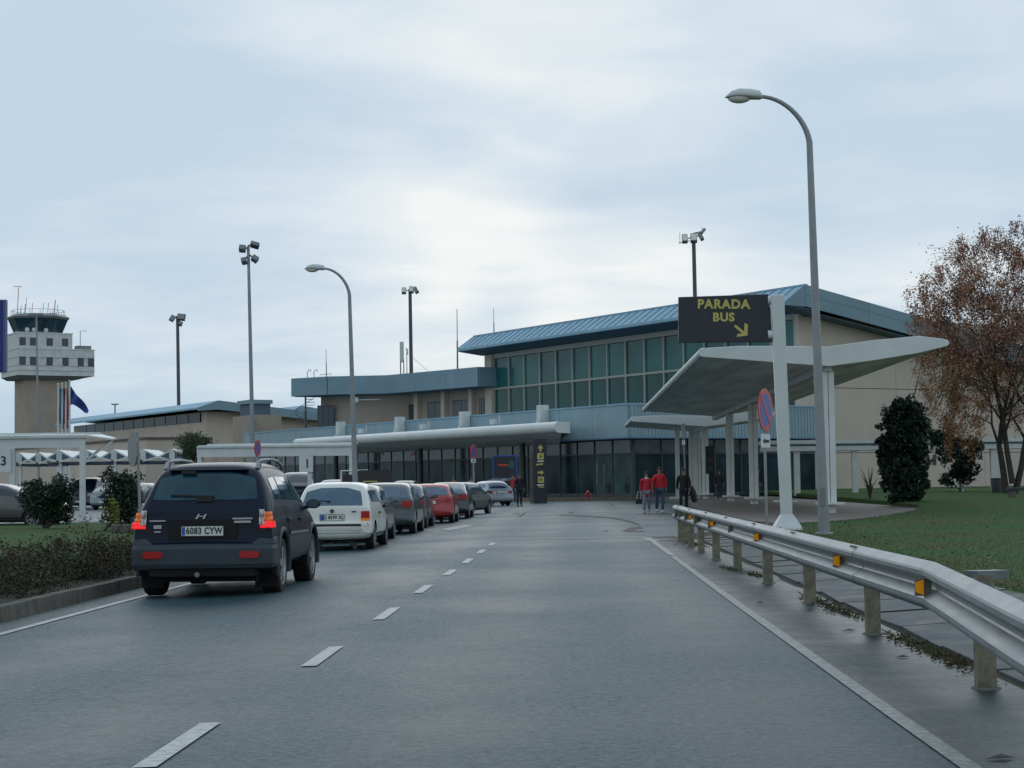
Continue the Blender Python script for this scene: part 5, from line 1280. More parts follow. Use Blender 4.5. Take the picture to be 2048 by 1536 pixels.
def build_car(name, label, cat, loc, rotz, stations, col, wheels, rw, rwid=.19, rim='rim_grey', spokes=8, glass='car_glass', opts=None, group=None):
    o = thing(name, label, cat, loc, rotz, group); op = opts or {}
    sh = Shell(stations); Ln = stations[-1][0]; W = max(q[4] for q in stations)*2
    Ra = rw*1.20
    sh.body([(y, rw) for y in wheels], Ra).build('body', col, o, smooth=True, ang=48)
    MB().box(-W*.36, W*.36, .25, Ln-.3, .20, .52).build('underbody', M['under'], o)
    for y in wheels:
        MB().box(-W*.46, W*.46, y-Ra, y+Ra, rw*.8, rw+Ra*.98).build('wheel_housing', M['under'], o)
        for sd in (1, -1): wheel(o, sd*(W/2-rwid/2-.012), y, rw, rwid, sd, rim, spokes)
    # glass
    ir = op.get('rear_u', (3.62, 4.92)); B = stations[5][2]
    sh.patch(ir[0], ir[1], op.get('rear_v', (5.75, 10.25))[0], op.get('rear_v', (5.75, 10.25))[1], 8, 12, .006, rnd_=.18).build('rear_window', M[op.get('rear_glass', glass)], o, smooth=True)
    wu = op.get('wind_u', (9.15, 9.93)); sh.patch(wu[0], wu[1], 5.4, 10.6, 8, 12, .006, rnd_=.12).build('windscreen', M[glass], o, smooth=True)
    for (y0, y1, t0, t1) in op['side']:
        u0, u1 = sh.u_of(y0), sh.u_of(y1)
        sh.patch(u0, u1, 4.2, 4.9, 6, 5, .005, taper=((t0[0], t0[1]), (t1[0], t1[1]))).build('side_window', M[glass], o, smooth=True)
        sh.patch(u0, u1, 11.8, 11.1, 6, 5, .005, taper=((16-t0[0], 16-t0[1]), (16-t1[0], 16-t1[1]))).build('side_window', M[glass], o, smooth=True)
    # lower trim all round
    if op.get('trim'):
        for v in ((1.95, op['trim'][1]), (14.05, 16-op['trim'][1])):
            for (ya, yb) in ((.12, wheels[0]-Ra), (wheels[0]+Ra, wheels[1]-Ra), (wheels[1]+Ra, Ln-.1)):
                sh.patch(sh.u_of(ya), sh.u_of(yb), v[0], v[1], 6, 4, .008).build('side_trim', M[op['trim'][0]], o, smooth=True)
    if op.get('bumper'):
        m = M[op['bumper']] if isinstance(op['bumper'], str) else op['bumper']
        for (ua, ub) in ((.02, 2.35), (len(stations)-2.6, len(stations)-1.02)):
            mb = sh.patch(ua, ub, 1.2, 14.8, 8, 30, .012)
            mb.build('bumper', m, o, smooth=True)
    for sd in (1, -1):
        ym = op.get('mirror_y', Ln*.68); zm = B+.03; mk = op.get('mirror_k', 1.0)
        mb = MB().ellipsoid((sd*(W/2+.085), ym, zm+.03), (.085*mk, .05*mk, .06*mk), 12, 8); mb.beam((sd*(W/2-.06), ym+.02, zm-.03), (sd*(W/2+.05), ym+.01, zm), .06, .05)
        q = mb.build('mirror', op.get('mirror_m', M['black']), o, smooth=True)
        xz_round(.125*mk, .085*mk, -.046*mk, -.052*mk, .025, Matrix.Translation((sd*(W/2+.085), ym, zm+.03))).build('mirror_glass', M['tail_white'] if op.get('bright_mirror') else M['car_glass_blue'], q)
        for yh in op.get('handles', ()):
            u = sh.u_of(yh); p = sh.S(u, 3.62 if sd > 0 else 12.38); MB().box(-.02, .02, -.09, .09, -.018, .018, Matrix.Translation(p+Vector((sd*.012, 0, 0)))).build('handle', op.get('handle_m', M['black']), o, bevel=.006)
    # door shut lines as dark recess strips
    for yd in op.get('doors', ()):
        for v in ((1.6, 4.15), (14.4, 11.85)):
            u = sh.u_of(yd); sh.patch(u-.012, u+.012, v[0], v[1], 1, 10, .003).build('door_gap', M['under'], o)
    return o, sh, W, Ln
def lamp_patch(o, sh, name, m, u0, u1, v0, v1, off=.012, both=True, nu=4, nv=4):
    for k in ((v0, v1), (16-v0, 16-v1)) if both else ((v0, v1),):
        mb = sh.patch(u0, u1, k[0], k[1], nu, nv, off); mb.build(name, m, o, smooth=True)
def rear_box(o, name, m, x, z, w, h, y, dep=.02, r=.02, both=True, par=None):
    for s in ((1, -1) if both else (1,)):
        q = xz_round(w, h, -dep, .03, r, Matrix.Translation((s*x, y, z))).build(name, m, par or o, smooth=True, ang=40)
    return q
def number_plate(o, s, y, z, w=.52, h=.11, blue=True, size=.10, blue_w=.045, tilt=0):
    T = Matrix.Translation((0, y, z)) @ Matrix.Rotation(tilt, 4, 'X')
    q = xz_round(w+.02, h+.02, -.006, .02, .012, T).build('number_plate', M['print_black'], o)
    xz_round(w, h, -.009, 0, .01, T).build('plate_face', M['plate'], q)
    if blue: MB().box(-w/2+.006, -w/2+blue_w, -.0115, -.009, -h/2+.006, h/2-.006, T).build('blue_band', M['sign_blue'], q)
    if s: text('plate_lettering', s, size, M['print_black'], q, T @ Matrix.Translation((blue_w/2, -.011, 0)) @ FACE, bold=.0035, extrude=.001, sx=.82, spacing=1.08)
    return q

# ---------------- dark SUV, the nearest vehicle
suv_st = [(a, b, c, d, e*.965, f*.965, g*.965) for a, b, c, d, e, f, g in [(0, .42, .50, .62, .70, .70, .68), (.025, .36, .53, .66, .84, .84, .80), (.10, .33, .58, .685, .90, .90, .84), (.13, .32, .97, 1.04, .90, .875, .80),
          (.19, .32, 1.03, 1.13, .905, .875, .77), (.50, .32, 1.07, 1.60, .91, .885, .655), (.74, .32, 1.07, 1.66, .912, .89, .635), (1.6, .32, 1.06, 1.685, .92, .90, .635),
          (2.45, .32, 1.05, 1.66, .92, .90, .635), (2.85, .32, 1.04, 1.56, .92, .90, .62), (3.42, .32, 1.01, 1.13, .92, .885, .76), (3.9, .33, .95, 1.04, .91, .85, .73),
          (4.28, .34, .80, .92, .88, .81, .68), (4.46, .36, .60, .72, .80, .75, .62), (4.5, .45, .5, .6, .7, .66, .55)]]
M['suv_paint'] = mat('midnight_blue_paint', (0.003, 0.007, 0.020), .45, var=.1, coat=.22, spec=.12)
rear_mid = gp(425, 1184); th0 = radians(1.4)
suv, sh, W, Ln = build_car('parked_car', 'dark navy four wheel drive car with brake lights lit, plate 6083 CYW', 'car', R(-4.58, 22.3, -.09), ROADROT, suv_st, M['suv_paint'],
    (.86, 3.48), .365, .235, 'rim', 5, 'car_glass_teal', dict(side=[(.72, 1.22, (4.30, 4.86), (4.26, 4.9)), (1.30, 2.05, (4.26, 4.9), (4.26, 4.9)), (2.14, 3.0, (4.26, 4.9), (4.28, 4.86))],
    trim=('cladding', 2.95), mirror_k=1.2, mirror_y=2.95, handles=(1.35, 2.35), doors=(1.26, 2.10, 3.15), wind_u=(9.15, 9.92), rear_u=(4.05, 4.96), rear_v=(5.72, 10.28)))
def bar_bumper(o, W, z0, z1, y0, wrap, m, name='bumper', lip=.03):
    w = W/2
    plan = [(-w, wrap), (-w, y0+.16), (-w+.02, y0+.06), (-w+.09, y0+.012), (-w*.5, y0-.015), (0, y0-.025), (w*.5, y0-.015), (w-.09, y0+.012), (w-.02, y0+.06), (w, y0+.16), (w, wrap)]
    prof_ = [(.09, z0), (.02, z0+.02), (.0, z0+.07), (0, z1-.06), (.015, z1-.015), (.05, z1), (.14, z1)]
    rows = []
    for (dn, z) in prof_:
        k = 1-dn/w*.9; rows.append([Vector((x*k, y+dn*(1 if y < wrap-.01 else 0), z)) for x, y in plan])
    mb = MB()
    for a, b in zip(rows, rows[1:]):
        for i in range(len(plan)-1): mb.quad(a[i], a[i+1], b[i+1], b[i])
    return mb.build(name, m, o, smooth=True, ang=50)
for s in (1, -1):
    MB().hexa([(s*.60, .03, .66), (s*.895, .09, .66), (s*.895, .40, .66), (s*.60, .40, .66), (s*.70, .075, .745), (s*.885, .12, .745), (s*.885, .40, .76), (s*.70, .40, .76)]).build('bumper_corner', M['cladding'], suv, bevel=.018)
bar_bumper(suv, 1.80, .36, .675, -.02, .36, M['cladding'])
suv['group'] = 'cars standing along the road kerb'
for v in (3.08, 12.92): sh.patch(sh.u_of(1.35), sh.u_of(2.9), v-.05, v+.05, 6, 1, .016).build('chrome_strip', M['chrome'], suv)
# arch flares
for y in (.86, 3.48):
    for s in (1, -1):
        pts = [Vector((s*.875, y+.465*cos(a), .365+.465*sin(a))) for a in [radians(v) for v in range(-12, 193, 12)]]
        MB().tube(pts, .034, 8).build('wheel_flare', M['cladding'], suv, smooth=True)
# wrap-round lamps: clear and amber over red, brake lit
def tail(s):
    for (z0, z1, xa, xb, ya, m) in ((.868, .945, .715, .862, .30, 'tail_lit'), (.949, 1.065, .765, .850, .30, 'tail_amber'), (.90, 1.095, .705, .758, .12, 'tail_white')):
        mb = MB(); n = 6; rows = []
        for z in (z0, (z0+z1)/2, z1):
            f_ = (z-.855)/.25; row = []
            for k in range(n+1):
                t = k/n
                x = lerp(xa, xb-.03*f_, min(1, t*1.6)); y = .098+.045*f_ if t < .62 else lerp(.098+.045*f_, ya-.05*f_, (t-.62)/.38)
                if t > .62: x = xb-.03*f_+.016
                elif t > .5: x -= .004
                row.append(Vector((s*x, y-.012, z)))
            rows.append(row)
        for r, q in zip(rows, rows[1:]):
            for k in range(n): mb.quad(r[k], r[k+1], q[k+1], q[k])
        ob = mb.build('tail_lamp', M[m], suv, smooth=True, ang=60)
        md = ob.modifiers.new('thick', 'SOLIDIFY'); md.thickness = .02; md.offset = -1 if s > 0 else -1
tail(1); tail(-1)
rear_box(suv, 'fog_reflector', M['tail_red'], .60, .545, .25, .085, -.03, .012, .04)
# tailgate recess, plate, badges, wiper, spoiler lip
xz_round(.86, .30, -.006, .02, .07, Matrix.Translation((0, .088, .83))).build('plate_recess', M['under'], suv)
number_plate(suv, '6083 CYW', .078, .835, .52, .115, size=.112)
z_ = 1.0
def badge(pts, y, name='badge'):
    return MB().prism([(x, y, z) for x, z in pts], (0, -.008, 0)).build(name, M['chrome'], suv)
cx0 = -.02
badge([(cx0-.075, .985), (cx0-.05, .985), (cx0-.018, 1.045), (cx0-.04, 1.045)], .112); badge([(cx0+.015, .985), (cx0+.037, .985), (cx0+.07, 1.045), (cx0+.048, 1.045)], .112)
badge([(cx0-.03, 1.008), (cx0+.028, 1.016), (cx0+.035, 1.026), (cx0-.024, 1.019)], .111)
for (x, z, w, h) in ((-.56, .965, .20, .018), (.50, .985, .25, .020), (.50, .945, .21, .028), (-.56, .89, .10, .045), (-.56, .83, .08, .02), (.52, .665, .10, .014)):
    MB().box(x-w/2, x+w/2, .075 if z > .7 else .06, .108, z-h/2, z+h/2).build('badge', M['rim'] if z > .7 else M['rim_grey'], suv)
p = sh.S(4.18, 8)
MB().beam(p+Vector((.12, -.02, .0)), sh.S(4.24, 9.2)+Vector((0, -.02, .01)), .02, .02).build('wiper', M['black'], suv)
MB().box(-.10, .10, -.03, .03, -.035, .02, Matrix.Translation(sh.S(4.10, 8)+Vector((0, -.01, 0)))).build('wiper_motor', M['black'], suv)
MB().box(-.09, .09, -.03, .02, -.02, .02, Matrix.Translation(sh.S(4.92, 8)+Vector((-.24, -.03, .015)))).build('washer_box', M['black'], suv)
MB().box(-.50, .50, -.03, .08, -.004, .012, Matrix.Translation(sh.S(5.05, 8)+Vector((0, -.02, .004)))).build('spoiler_lip', M['suv_paint'], suv, bevel=.01)
for s in (1, -1):
    pts = [Vector((s*.585, y, z)) for y, z in ((.66, 1.60), (.74, 1.685), (.95, 1.715), (1.6, 1.735), (2.2, 1.72), (2.55, 1.66), (2.62, 1.60))]
    MB().tube(pts, [.03, .026, .02, .018, .02, .026, .03], 8).build('roof_rail', M['lamp_grey'], suv, smooth=True)
    MB().tube([(s*.585, .68, 1.60), (s*.585, .80, 1.69)], .035, 6).build('rail_foot', M['black'], suv)
MB().tube([(-.05, -.02, .30), (-.05, .5, .33)], .032, 10).build('exhaust', M['chrome'], suv, smooth=True)
MB().box(-.66, .66, .03, .5, .27, .40).build('rear_valance', M['under'], suv, bevel=.02)
MB().tube([(-.75, .86, .36), (.75, .86, .36)], .06, 8).build('axle', M['under'], suv)
MB().box(-.18, .18, .45, 1.1, .22, .42).build('differential', M['under'], suv)
for s in (1, -1): MB().box(s*.72-.14, s*.72+.14, .50, .515, .12, .36).build('mud_flap', M['under'], suv)
MB().box(-.012, .012, -.02, .004, -.01, .02, Matrix.Translation((.28, .11, .93))).build('lock', M['chrome'], suv)

# ---------------- white hatchback
M['gold_white'] = paint('cream_white_paint', (0.70, 0.68, 0.61), coat=.4)
def kerb_car(name, label, lat, d, st, col, wheels, rw, opts, rim='rim_grey', spokes=8, rot=0.0, glass='car_glass_blue'):
    p = R(lat, d, rz(lat, d)); o, sh, W, Ln = build_car(name, label, 'car', p, ROADROT+rot, st, col, wheels, rw, .18, rim, spokes, glass, opts, 'cars standing along the road kerb')
    return o, sh, W, Ln
side_h = lambda Ln: [(.62, 1.02, (4.3, 4.84), (4.25, 4.9)), (1.08, Ln*.40, (4.25, 4.9), (4.25, 4.9)), (Ln*.42, Ln*.70, (4.25, 4.9), (4.3, 4.84))]
side_3 = lambda Ln: [(.66, Ln*.36, (4.3, 4.84), (4.25, 4.9)), (Ln*.39, Ln*.70, (4.25, 4.9), (4.3, 4.84))]
st = hatch(3.99, 1.66, 1.42, rs=.36, bk=.625)
g, sh, W, Ln = kerb_car('parked_car', 'old white square hatchback parked behind the dark four wheel drive', -5.02, 37.7, st, M['gold_white'], (.80, 3.27), .29, dict(side=side_3(3.99), rear_u=(3.60, 4.93), rear_v=(5.82, 10.18), doors=(1.55, 2.75), trim=('black', 2.12), handles=(1.72,), handle_m=M['black'], mirror_m=M['black']))
for s in (1, -1):
    xz_round(.18, .20, -.015, .03, .015, Matrix.Translation((s*.70, .10, .73))).build('tail_lamp', M['tail_red'], g)
    xz_round(.17, .055, -.018, .03, .01, Matrix.Translation((s*.70, .10, .655))).build('indicator', M['tail_amber'], g)
    xz_round(.16, .06, -.02, .05, .01, Matrix.Translation((s*.69, .045, .545))).build('bumper_lamp', M['tail_red'], g)
xz_round(1.24, .045, -.022, .03, .012, Matrix.Translation((0, -.008, .545))).build('bumper_strip', M['black'], g)
xz_round(1.30, .05, -.02, .05, .02, Matrix.Translation((0, -.012, .46))).build('bumper_insert', M['white_dirty'], g)
xz_round(1.24, .03, -.02, .05, .012, Matrix.Translation((0, -.005, .40))).build('bumper_insert', M['white_dirty'], g)
bar_bumper(g, 1.66, .34, .60, .0, .34, M['gold_white'])
number_plate(g, '2 8599 XL', .085, .70, .50, .12, size=.105, blue_w=.09)
MB().lathe([(.045, 0), (.04, -.02)], 14, 'Y', (0, .09, .835)).build('badge', M['dark_steel'], g)
xz_round(.10, .03, -.012, .02, .008, Matrix.Translation((.46, .10, .82))).build('badge', M['dark_steel'], g)
MB().beam(sh.S(4.12, 8)+Vector((-.05, -.02, .0)), sh.S(4.2, 9.4)+Vector((0, -.015, 0)), .018, .018).build('wiper', M['black'], g)
MB().box(-.03, .03, -.02, .02, -.06, .02, Matrix.Translation(sh.S(4.05, 8.2)+Vector((0, -.01, 0)))).build('wiper_motor', M['black'], g)
# seat backs glimpsed as paler shapes on the glass are left to the reflection
# ---------------- the rest of the kerb row
M['pink_grey'] = paint('faded_mauve_paint', (0.17, 0.115, 0.125), coat=.5); M['dk_green'] = paint('dark_grey_green_paint', (0.040, 0.050, 0.052), coat=.7)
M['maroon'] = paint('dark_maroon_paint', (0.075, 0.050, 0.058), coat=.6); M['car_red'] = paint('red_paint', (0.36, 0.022, 0.022), coat=.6)
M['petrol'] = paint('dark_petrol_paint', (0.022, 0.034, 0.038), coat=.7); M['car_silver'] = paint('silver_blue_paint', (0.33, 0.37, 0.41), coat=.6, metal=.3); M['grey_dark'] = paint('grey_paint', (0.085, 0.09, 0.092), coat=.6)
def rear_kit(o, zl, xl, w, h, plate_z=.62, plate=True, m='tail_red'):
    for s in (1, -1): xz_round(w, h, -.015, .04, .03, Matrix.Translation((s*xl, .10, zl))).build('tail_lamp', M[m], o)
    if plate: number_plate(o, '', .07, plate_z, .50, .11)
    xz_round(1.2, .04, -.016, .04, .012, Matrix.Translation((0, .04, .50))).build('bumper_strip', M['black'], o)
st = hatch(3.85, 1.64, 1.37, rs=.5)
o, s_, _, _ = kerb_car('parked_car', 'faded mauve hatchback hidden ahead of the white hatchback', -5.32, 42.8, st, M['pink_grey'], (.78, 3.15), .28, dict(side=side_h(3.85), doors=(1.6, 2.6), mirror_m=M['pink_grey']), rim='rim_grey'); rear_kit(o, .80, .68, .16, .22)
st = hatch(4.05, 1.70, 1.41, rs=.5)
o, s_, _, _ = kerb_car('parked_car', 'dark grey green hatchback with red tail lamp, ahead of the mauve one', -5.16, 49.3, st, M['dk_green'], (.80, 3.32), .30, dict(side=side_h(4.05), doors=(1.6, 2.7), rear_u=(3.62, 4.92), mirror_m=M['dk_green']), rim='rim'); rear_kit(o, .84, .66, .26, .17)
st = hatch(4.1, 1.69, 1.38, rs=.6)
o, s_, _, _ = kerb_car('parked_car', 'maroon grey hatchback with mirror, squeezed before the red car', -5.34, 55.6, st, M['maroon'], (.80, 3.3), .29, dict(side=side_h(4.1), doors=(1.6, 2.7)), rim='rim_grey'); rear_kit(o, .84, .68, .18, .18)
st = hatch(4.0, 1.68, 1.36, rs=.5)
o, s_, _, _ = kerb_car('parked_car', 'bright red hatchback in the middle of the kerb row', -4.92, 62.0, st, M['car_red'], (.78, 3.2), .29, dict(side=side_h(4.0), doors=(1.6, 2.7), mirror_m=M['car_red']), rim='rim'); rear_kit(o, .80, .66, .20, .14, .74)
st = hatch(4.35, 1.72, 1.40, rs=.75)
o, s_, _, _ = kerb_car('parked_car', 'dark petrol estate car with large red tail lamp ahead of the red car', -4.80, 69.0, st, M['petrol'], (.85, 3.5), .30, dict(side=side_h(4.35), doors=(1.7, 2.8), rear_u=(3.62, 4.92)), rim='rim'); rear_kit(o, .86, .66, .24, .18)
st = hatch(4.2, 1.72, 1.42, rs=.6)
o, s_, _, _ = kerb_car('parked_car', 'grey green car turned outward at the far end of the kerb row', -5.3, 77.5, st, M['grey_dark'], (.82, 3.38), .31, dict(side=side_h(4.2), doors=(1.7, 2.8)), rim='rim', rot=radians(-14)); rear_kit(o, .86, .66, .24, .18)
# silver hatchback by the terminal, tailgate raised
st = hatch(3.75, 1.62, 1.38, rs=.55)
p = px(990, 1008, 101)
o, s_, W, Ln = build_car('parked_car', 'small silver blue hatchback with its tailgate up near the totem', 'car', Vector((p.x+.35, 101, 0)), radians(24), st, M['car_silver'], (.72, 3.05), .28, .17, 'rim', 8, 'car_glass_blue', dict(side=side_h(3.75), doors=(1.6, 2.6), rear_u=(3.62, 4.92), mirror_m=M['car_silver']))
rear_kit(o, .76, .60, .24, .13, .78); xz_round(.86, .10, -.02, .03, .02, Matrix.Translation((0, .10, .76))).build('plate_panel', M['plate'], o)
tg = MB().hexa([(-.62, .45, 1.40), (.62, .45, 1.40), (.60, -.45, 1.50), (-.60, -.45, 1.50), (-.62, .45, 1.44), (.62, .45, 1.44), (.60, -.45, 1.55), (-.60, -.45, 1.55)]).build('tailgate', M['car_glass_blue'], o, bevel=.01)

# ---------------- vehicles in the car park
M['car_brown'] = paint('grey_brown_paint', (0.075, 0.070, 0.072), coat=.7); M['mpv_silver'] = paint('silver_paint', (0.20, 0.225, 0.225), coat=.6, metal=.2); M['van_dark'] = paint('dark_blue_van_paint', (0.018, 0.022, 0.05), coat=.5)
def front_kit(o, Ln, W, zl, m='head_lamp'):
    for s in (1, -1): xz_round(.34, .15, -.03, .02, .05, Matrix.Translation((s*(W/2-.28), Ln-.09, zl)) @ Matrix.Rotation(pi, 4, 'Z')).build('headlamp', M[m], o)
    xz_round(.62, .12, -.02, .03, .04, Matrix.Translation((0, Ln-.07, zl-.02)) @ Matrix.Rotation(pi, 4, 'Z')).build('grille', M['black'], o)
    xz_round(.50, .11, -.012, .02, .01, Matrix.Translation((0, Ln+.0, .45)) @ Matrix.Rotation(pi, 4, 'Z')).build('number_plate', M['plate'], o)
# grey saloon crossing behind the bush, nose to the roadside carport
st = hatch(4.6, 1.78, 1.46, sedan=True)
q = gp(150, 1052); 
so = dict(side=[(1.25, 1.62, (4.3, 4.75), (4.25, 4.9)), (1.68, 2.35, (4.25, 4.9), (4.25, 4.9)), (2.43, 3.25, (4.25, 4.9), (4.3, 4.84))], rear_u=(5.0, 5.9), wind_u=(10.15, 10.93), doors=(1.64, 2.40, 3.3), trim=('black', 2.1), handles=(1.8, 2.55), handle_m=M['chrome'], mirror_y=3.15, mirror_m=M['car_brown'])
o, s_, W, Ln = build_car('parked_car', 'dark grey brown saloon half hidden behind the round bush', 'car', Vector((-19.25, 59.5, 0)), radians(-90), st, M['car_brown'], (.95, 3.62), .31, .19, 'rim_grey', 8, 'car_glass', so)
front_kit(o, 4.6, 1.78, .66)
def mpv(label, xp, d, rot, col, wd=1.80, H=1.68, Ln=4.45, flip=True):
    st = hatch(Ln, wd, H, rs=.3, mpv=True); c = far_place(xp, d); fw = Vector((-sin(rot), cos(rot), 0))
    o, s_, W, L_ = build_car('parked_car', label, 'car', c-fw*Ln, rot, st, col, (.85, Ln-.9), .31, .19, 'rim', 5, 'car_glass', dict(side=side_h(Ln), doors=(1.7, 2.8), mirror_m=col, wind_u=(9.1, 9.95)))
    front_kit(o, Ln, wd, H*.46); return o
mpv('silver people carrier facing the road between carport and bush', 205, 104, radians(172), M['mpv_silver'])
mpv('dark blue van parked beside the silver people carrier', 158, 110, radians(178), M['van_dark'], 1.85, 1.9)
mpv('dark car glimpsed under the numbered carport beside its column', 590, 92, radians(184), M['van_dark'], 1.9, 1.95)
mpv('grey car behind the carport posts near the dark information board', 648, 110, radians(170), M['grey_dark'], 1.8, 1.6)
mpv('small teal car in front of the terminal glass beyond the kerb row', 800, 118, radians(176), M['petrol'], 1.7, 1.5, 4.0)
mpv('dark car under the zigzag roof behind the round bush', 128, 118, radians(176), M['petrol'], 1.8, 1.6)
mpv('grey car under the zigzag roof further along', 262, 122, radians(176), M['grey_dark'], 1.8, 1.55)

# =================================================================== PEOPLE
def skin_mesh(name, V, E, rad, m, sub=1):
    me = bpy.data.meshes.new(name); me.from_pydata(V, E, [])
    t = bpy.data.objects.new(name, me); C.objects.link(t)
    md = t.modifiers.new('skin', 'SKIN'); md.use_smooth_shade = True; md.branch_smoothing = .4
    for i, r in enumerate(rad):
        me.skin_vertices[0].data[i].radius = r if isinstance(r, tuple) else (r, r)
    me.skin_vertices[0].data[0].use_root = True
    s2 = t.modifiers.new('sub', 'SUBSURF'); s2.levels = sub; s2.render_levels = sub
    out = bpy.data.meshes.new_from_object(t.evaluated_get(bpy.context.evaluated_depsgraph_get()))
    bpy.data.objects.remove(t); bpy.data.meshes.remove(me)
    out.name = name; out.materials.clear(); out.materials.append(m); out.shade_smooth(); return out
def person(label, loc, face, height, pose, coat, legs, shoes=(.5, .5, .48), hair='hair', coat_len=.84, skirt=False, group='people on foot before the terminal', scarf=None):
    o = thing('person', label, 'person', loc, face, group); k = height/1.75
    P = dict(pel=(0, 0, .95), sp=(0, .0, 1.14), ch=(0, .01, 1.34), nk=(0, .0, 1.50), h0=(0, .02, 1.565), h1=(0, .035, 1.655), h2=(0, .02, 1.72),
             sR=(.185, 0, 1.42), sL=(-.185, 0, 1.42), eR=(.235, -.02, 1.15), eL=(-.235, -.02, 1.15), wR=(.25, .06, .91), wL=(-.25, .06, .91),
             hR=(.09, 0, .90), hL=(-.09, 0, .90), kR=(.10, .02, .50), kL=(-.10, .02, .50), aR=(.10, -.02, .09), aL=(-.10, -.02, .09))
    P.update(pose); P = {a: Vector(b) for a, b in P.items()}
    V = []; E = []; Rr = []
    def add(p, r, par=None):
        V.append(tuple(Vector(p)*k)); Rr.append(tuple(q*k for q in r) if isinstance(r, tuple) else r*k)
        if par is not None: E.append((par, len(V)-1))
        return len(V)-1
    pel = add(P['pel'], (.13, .10)); sp_ = add(P['sp'], (.125, .09), pel); ch = add(P['ch'], (.15, .10), sp_)
    nk = add(P['nk'], .052, ch); h0 = add(P['h0'], (.060, .072), nk); h1 = add(P['h1'], (.074, .092), h0); h2 = add(P['h2'], (.055, .066), h1)
    for s in 'RL':
        a = add(P['s'+s], .055, ch); e_ = add(P['e'+s], .043, a); w_ = add(P['w'+s], .030, e_)
        d = (P['w'+s]-P['e'+s]).normalized(); side = Vector((1 if s == 'R' else -1, 0, 0)); side = (side-d*side.dot(d)).normalized(); fwd = d.cross(side)
        if fwd.y < 0: fwd = -fwd
        pm = add(P['w'+s]+d*.06, (.036, .018), w_)
        for q, (off, ln) in enumerate(((-.027, .075), (-.009, .085), (.009, .080), (.027, .062))):
            f1 = add(P['w'+s]+d*.10+fwd*off, .0095, pm); f2 = add(P['w'+s]+d*(.10+ln*.5)+fwd*off-side*.006, .0085, f1); add(P['w'+s]+d*(.10+ln)*.97+fwd*off-side*.022, .0075, f2)
        t1 = add(P['w'+s]+d*.045+fwd*.040, .011, pm); add(P['w'+s]+d*.085+fwd*.060-side*.01, .009, t1)
        hp = add(P['h'+s], .085, pel); kn = add(P['k'+s], .055, hp); an = add(P['a'+s], .038, kn); add(P['a'+s]+Vector((0, .14, -.045)), .030, an)
    link('body', skin_mesh('body', V, E, Rr, M['skin'], 1), o)
    # face: nose, eyes, mouth, ears
    f = MB()
    hc = P['h1']
    MB().hexa([tuple((hc+Vector(q))*k) for q in ((-.012, .085, -.03), (.012, .085, -.03), (.006, .085, .03), (-.006, .085, .03), (-.010, .118, -.025), (.010, .118, -.025), (.004, .098, .025), (-.004, .098, .025))]).build('nose', M['skin'], o, bevel=.003)
    for s in (-1, 1):
        MB().ellipsoid((hc+Vector((s*.030, .086, .012)))*k, (.012*k, .008*k, .007*k), 8, 6).build('eye', M['print_black'], o, smooth=True)
        MB().ellipsoid((hc+Vector((s*.080, .0, -.005)))*k, (.010*k, .02*k, .03*k), 8, 6).build('ear', M['skin'], o, smooth=True)
    MB().box(-.024*k, .024*k, -.004*k, .004*k, -.005*k, .005*k, Matrix.Translation((hc+Vector((0, .086, -.052)))*k)).build('mouth', M['maroon'], o)
    mb = MB(); rings = []
    for j in range(7):
        t = j/6*pi/2; rr_ = cos(t)
        rings.append([tuple((hc+Vector((.088*rr_*cos(a), -.012+.105*rr_*sin(a), (.012 if sin(a) > .2 else -.065)*(1-j/6)+.10*sin(t)+.02)))*k) for a in [2*pi*q/16 for q in range(16)]])
    mb.loft(rings[:-1]+[[tuple((hc+Vector((.01*cos(2*pi*q/16), -.012+.01*sin(2*pi*q/16), .122)))*k) for q in range(16)]]).build('hair', M[hair], o, smooth=True)
    # jacket: torso and sleeves one skin; trousers another
    V, E, Rr = [], [], []
    zl = P['pel'].z-(coat_len-.70)
    a0 = add((P['pel'].x, P['pel'].y, zl), (.185, .135)); a1 = add(P['pel']+Vector((0, 0, .03)), (.18, .13), a0); a2 = add(P['sp'], (.17, .125), a1); a3 = add(P['ch'], (.185, .13), a2); ay = add(P['ch'].lerp(P['nk'], .52), (.165, .105), a3); add(P['nk']+Vector((0, -.005, .015)), (.078, .075), ay)
    for s in 'RL':
        q = add(P['s'+s], .080, ay); e_ = add(P['e'+s], .066, q); add(P['e'+s].lerp(P['w'+s], .95), .052, e_)
    cm = coat if not isinstance(coat, tuple) else mat('coat_cloth', coat, .85, var=.15, vscale=6)
    link('jacket', skin_mesh('jacket', V, E, Rr, cm, 2), o)
    V, E, Rr = [], [], []
    b0 = add(P['pel'], (.155, .12))
    for s in 'RL':
        q = add(P['h'+s], .10, b0); kk = add(P['k'+s], .072, q); add(P['a'+s]+Vector((0, 0, .0)), .062, kk)
    link('trousers', skin_mesh('trousers', V, E, Rr, mat('trouser_cloth', legs, .9, var=.15, vscale=6), 1), o)
    for s in 'RL':
        c = (P['a'+s]+Vector((0, .05, -.045)))*k
        MB().ellipsoid(c, (.052*k, .14*k, .05*k), 12, 8).build('shoe', mat('shoe_leather', shoes, .6), o, smooth=True)
    if scarf: MB().ellipsoid((P['nk']+Vector((0, .06, -.02)))*k, (.075*k, .06*k, .07*k), 10, 8).build('scarf', mat('scarf', scarf, .9), o, smooth=True)
    return o
red1 = mat('crimson_jacket', (0.50, 0.018, 0.035), .8, var=.2, vscale=5); red2 = mat('red_anorak', (0.56, 0.018, 0.026), .75, var=.2, vscale=4)
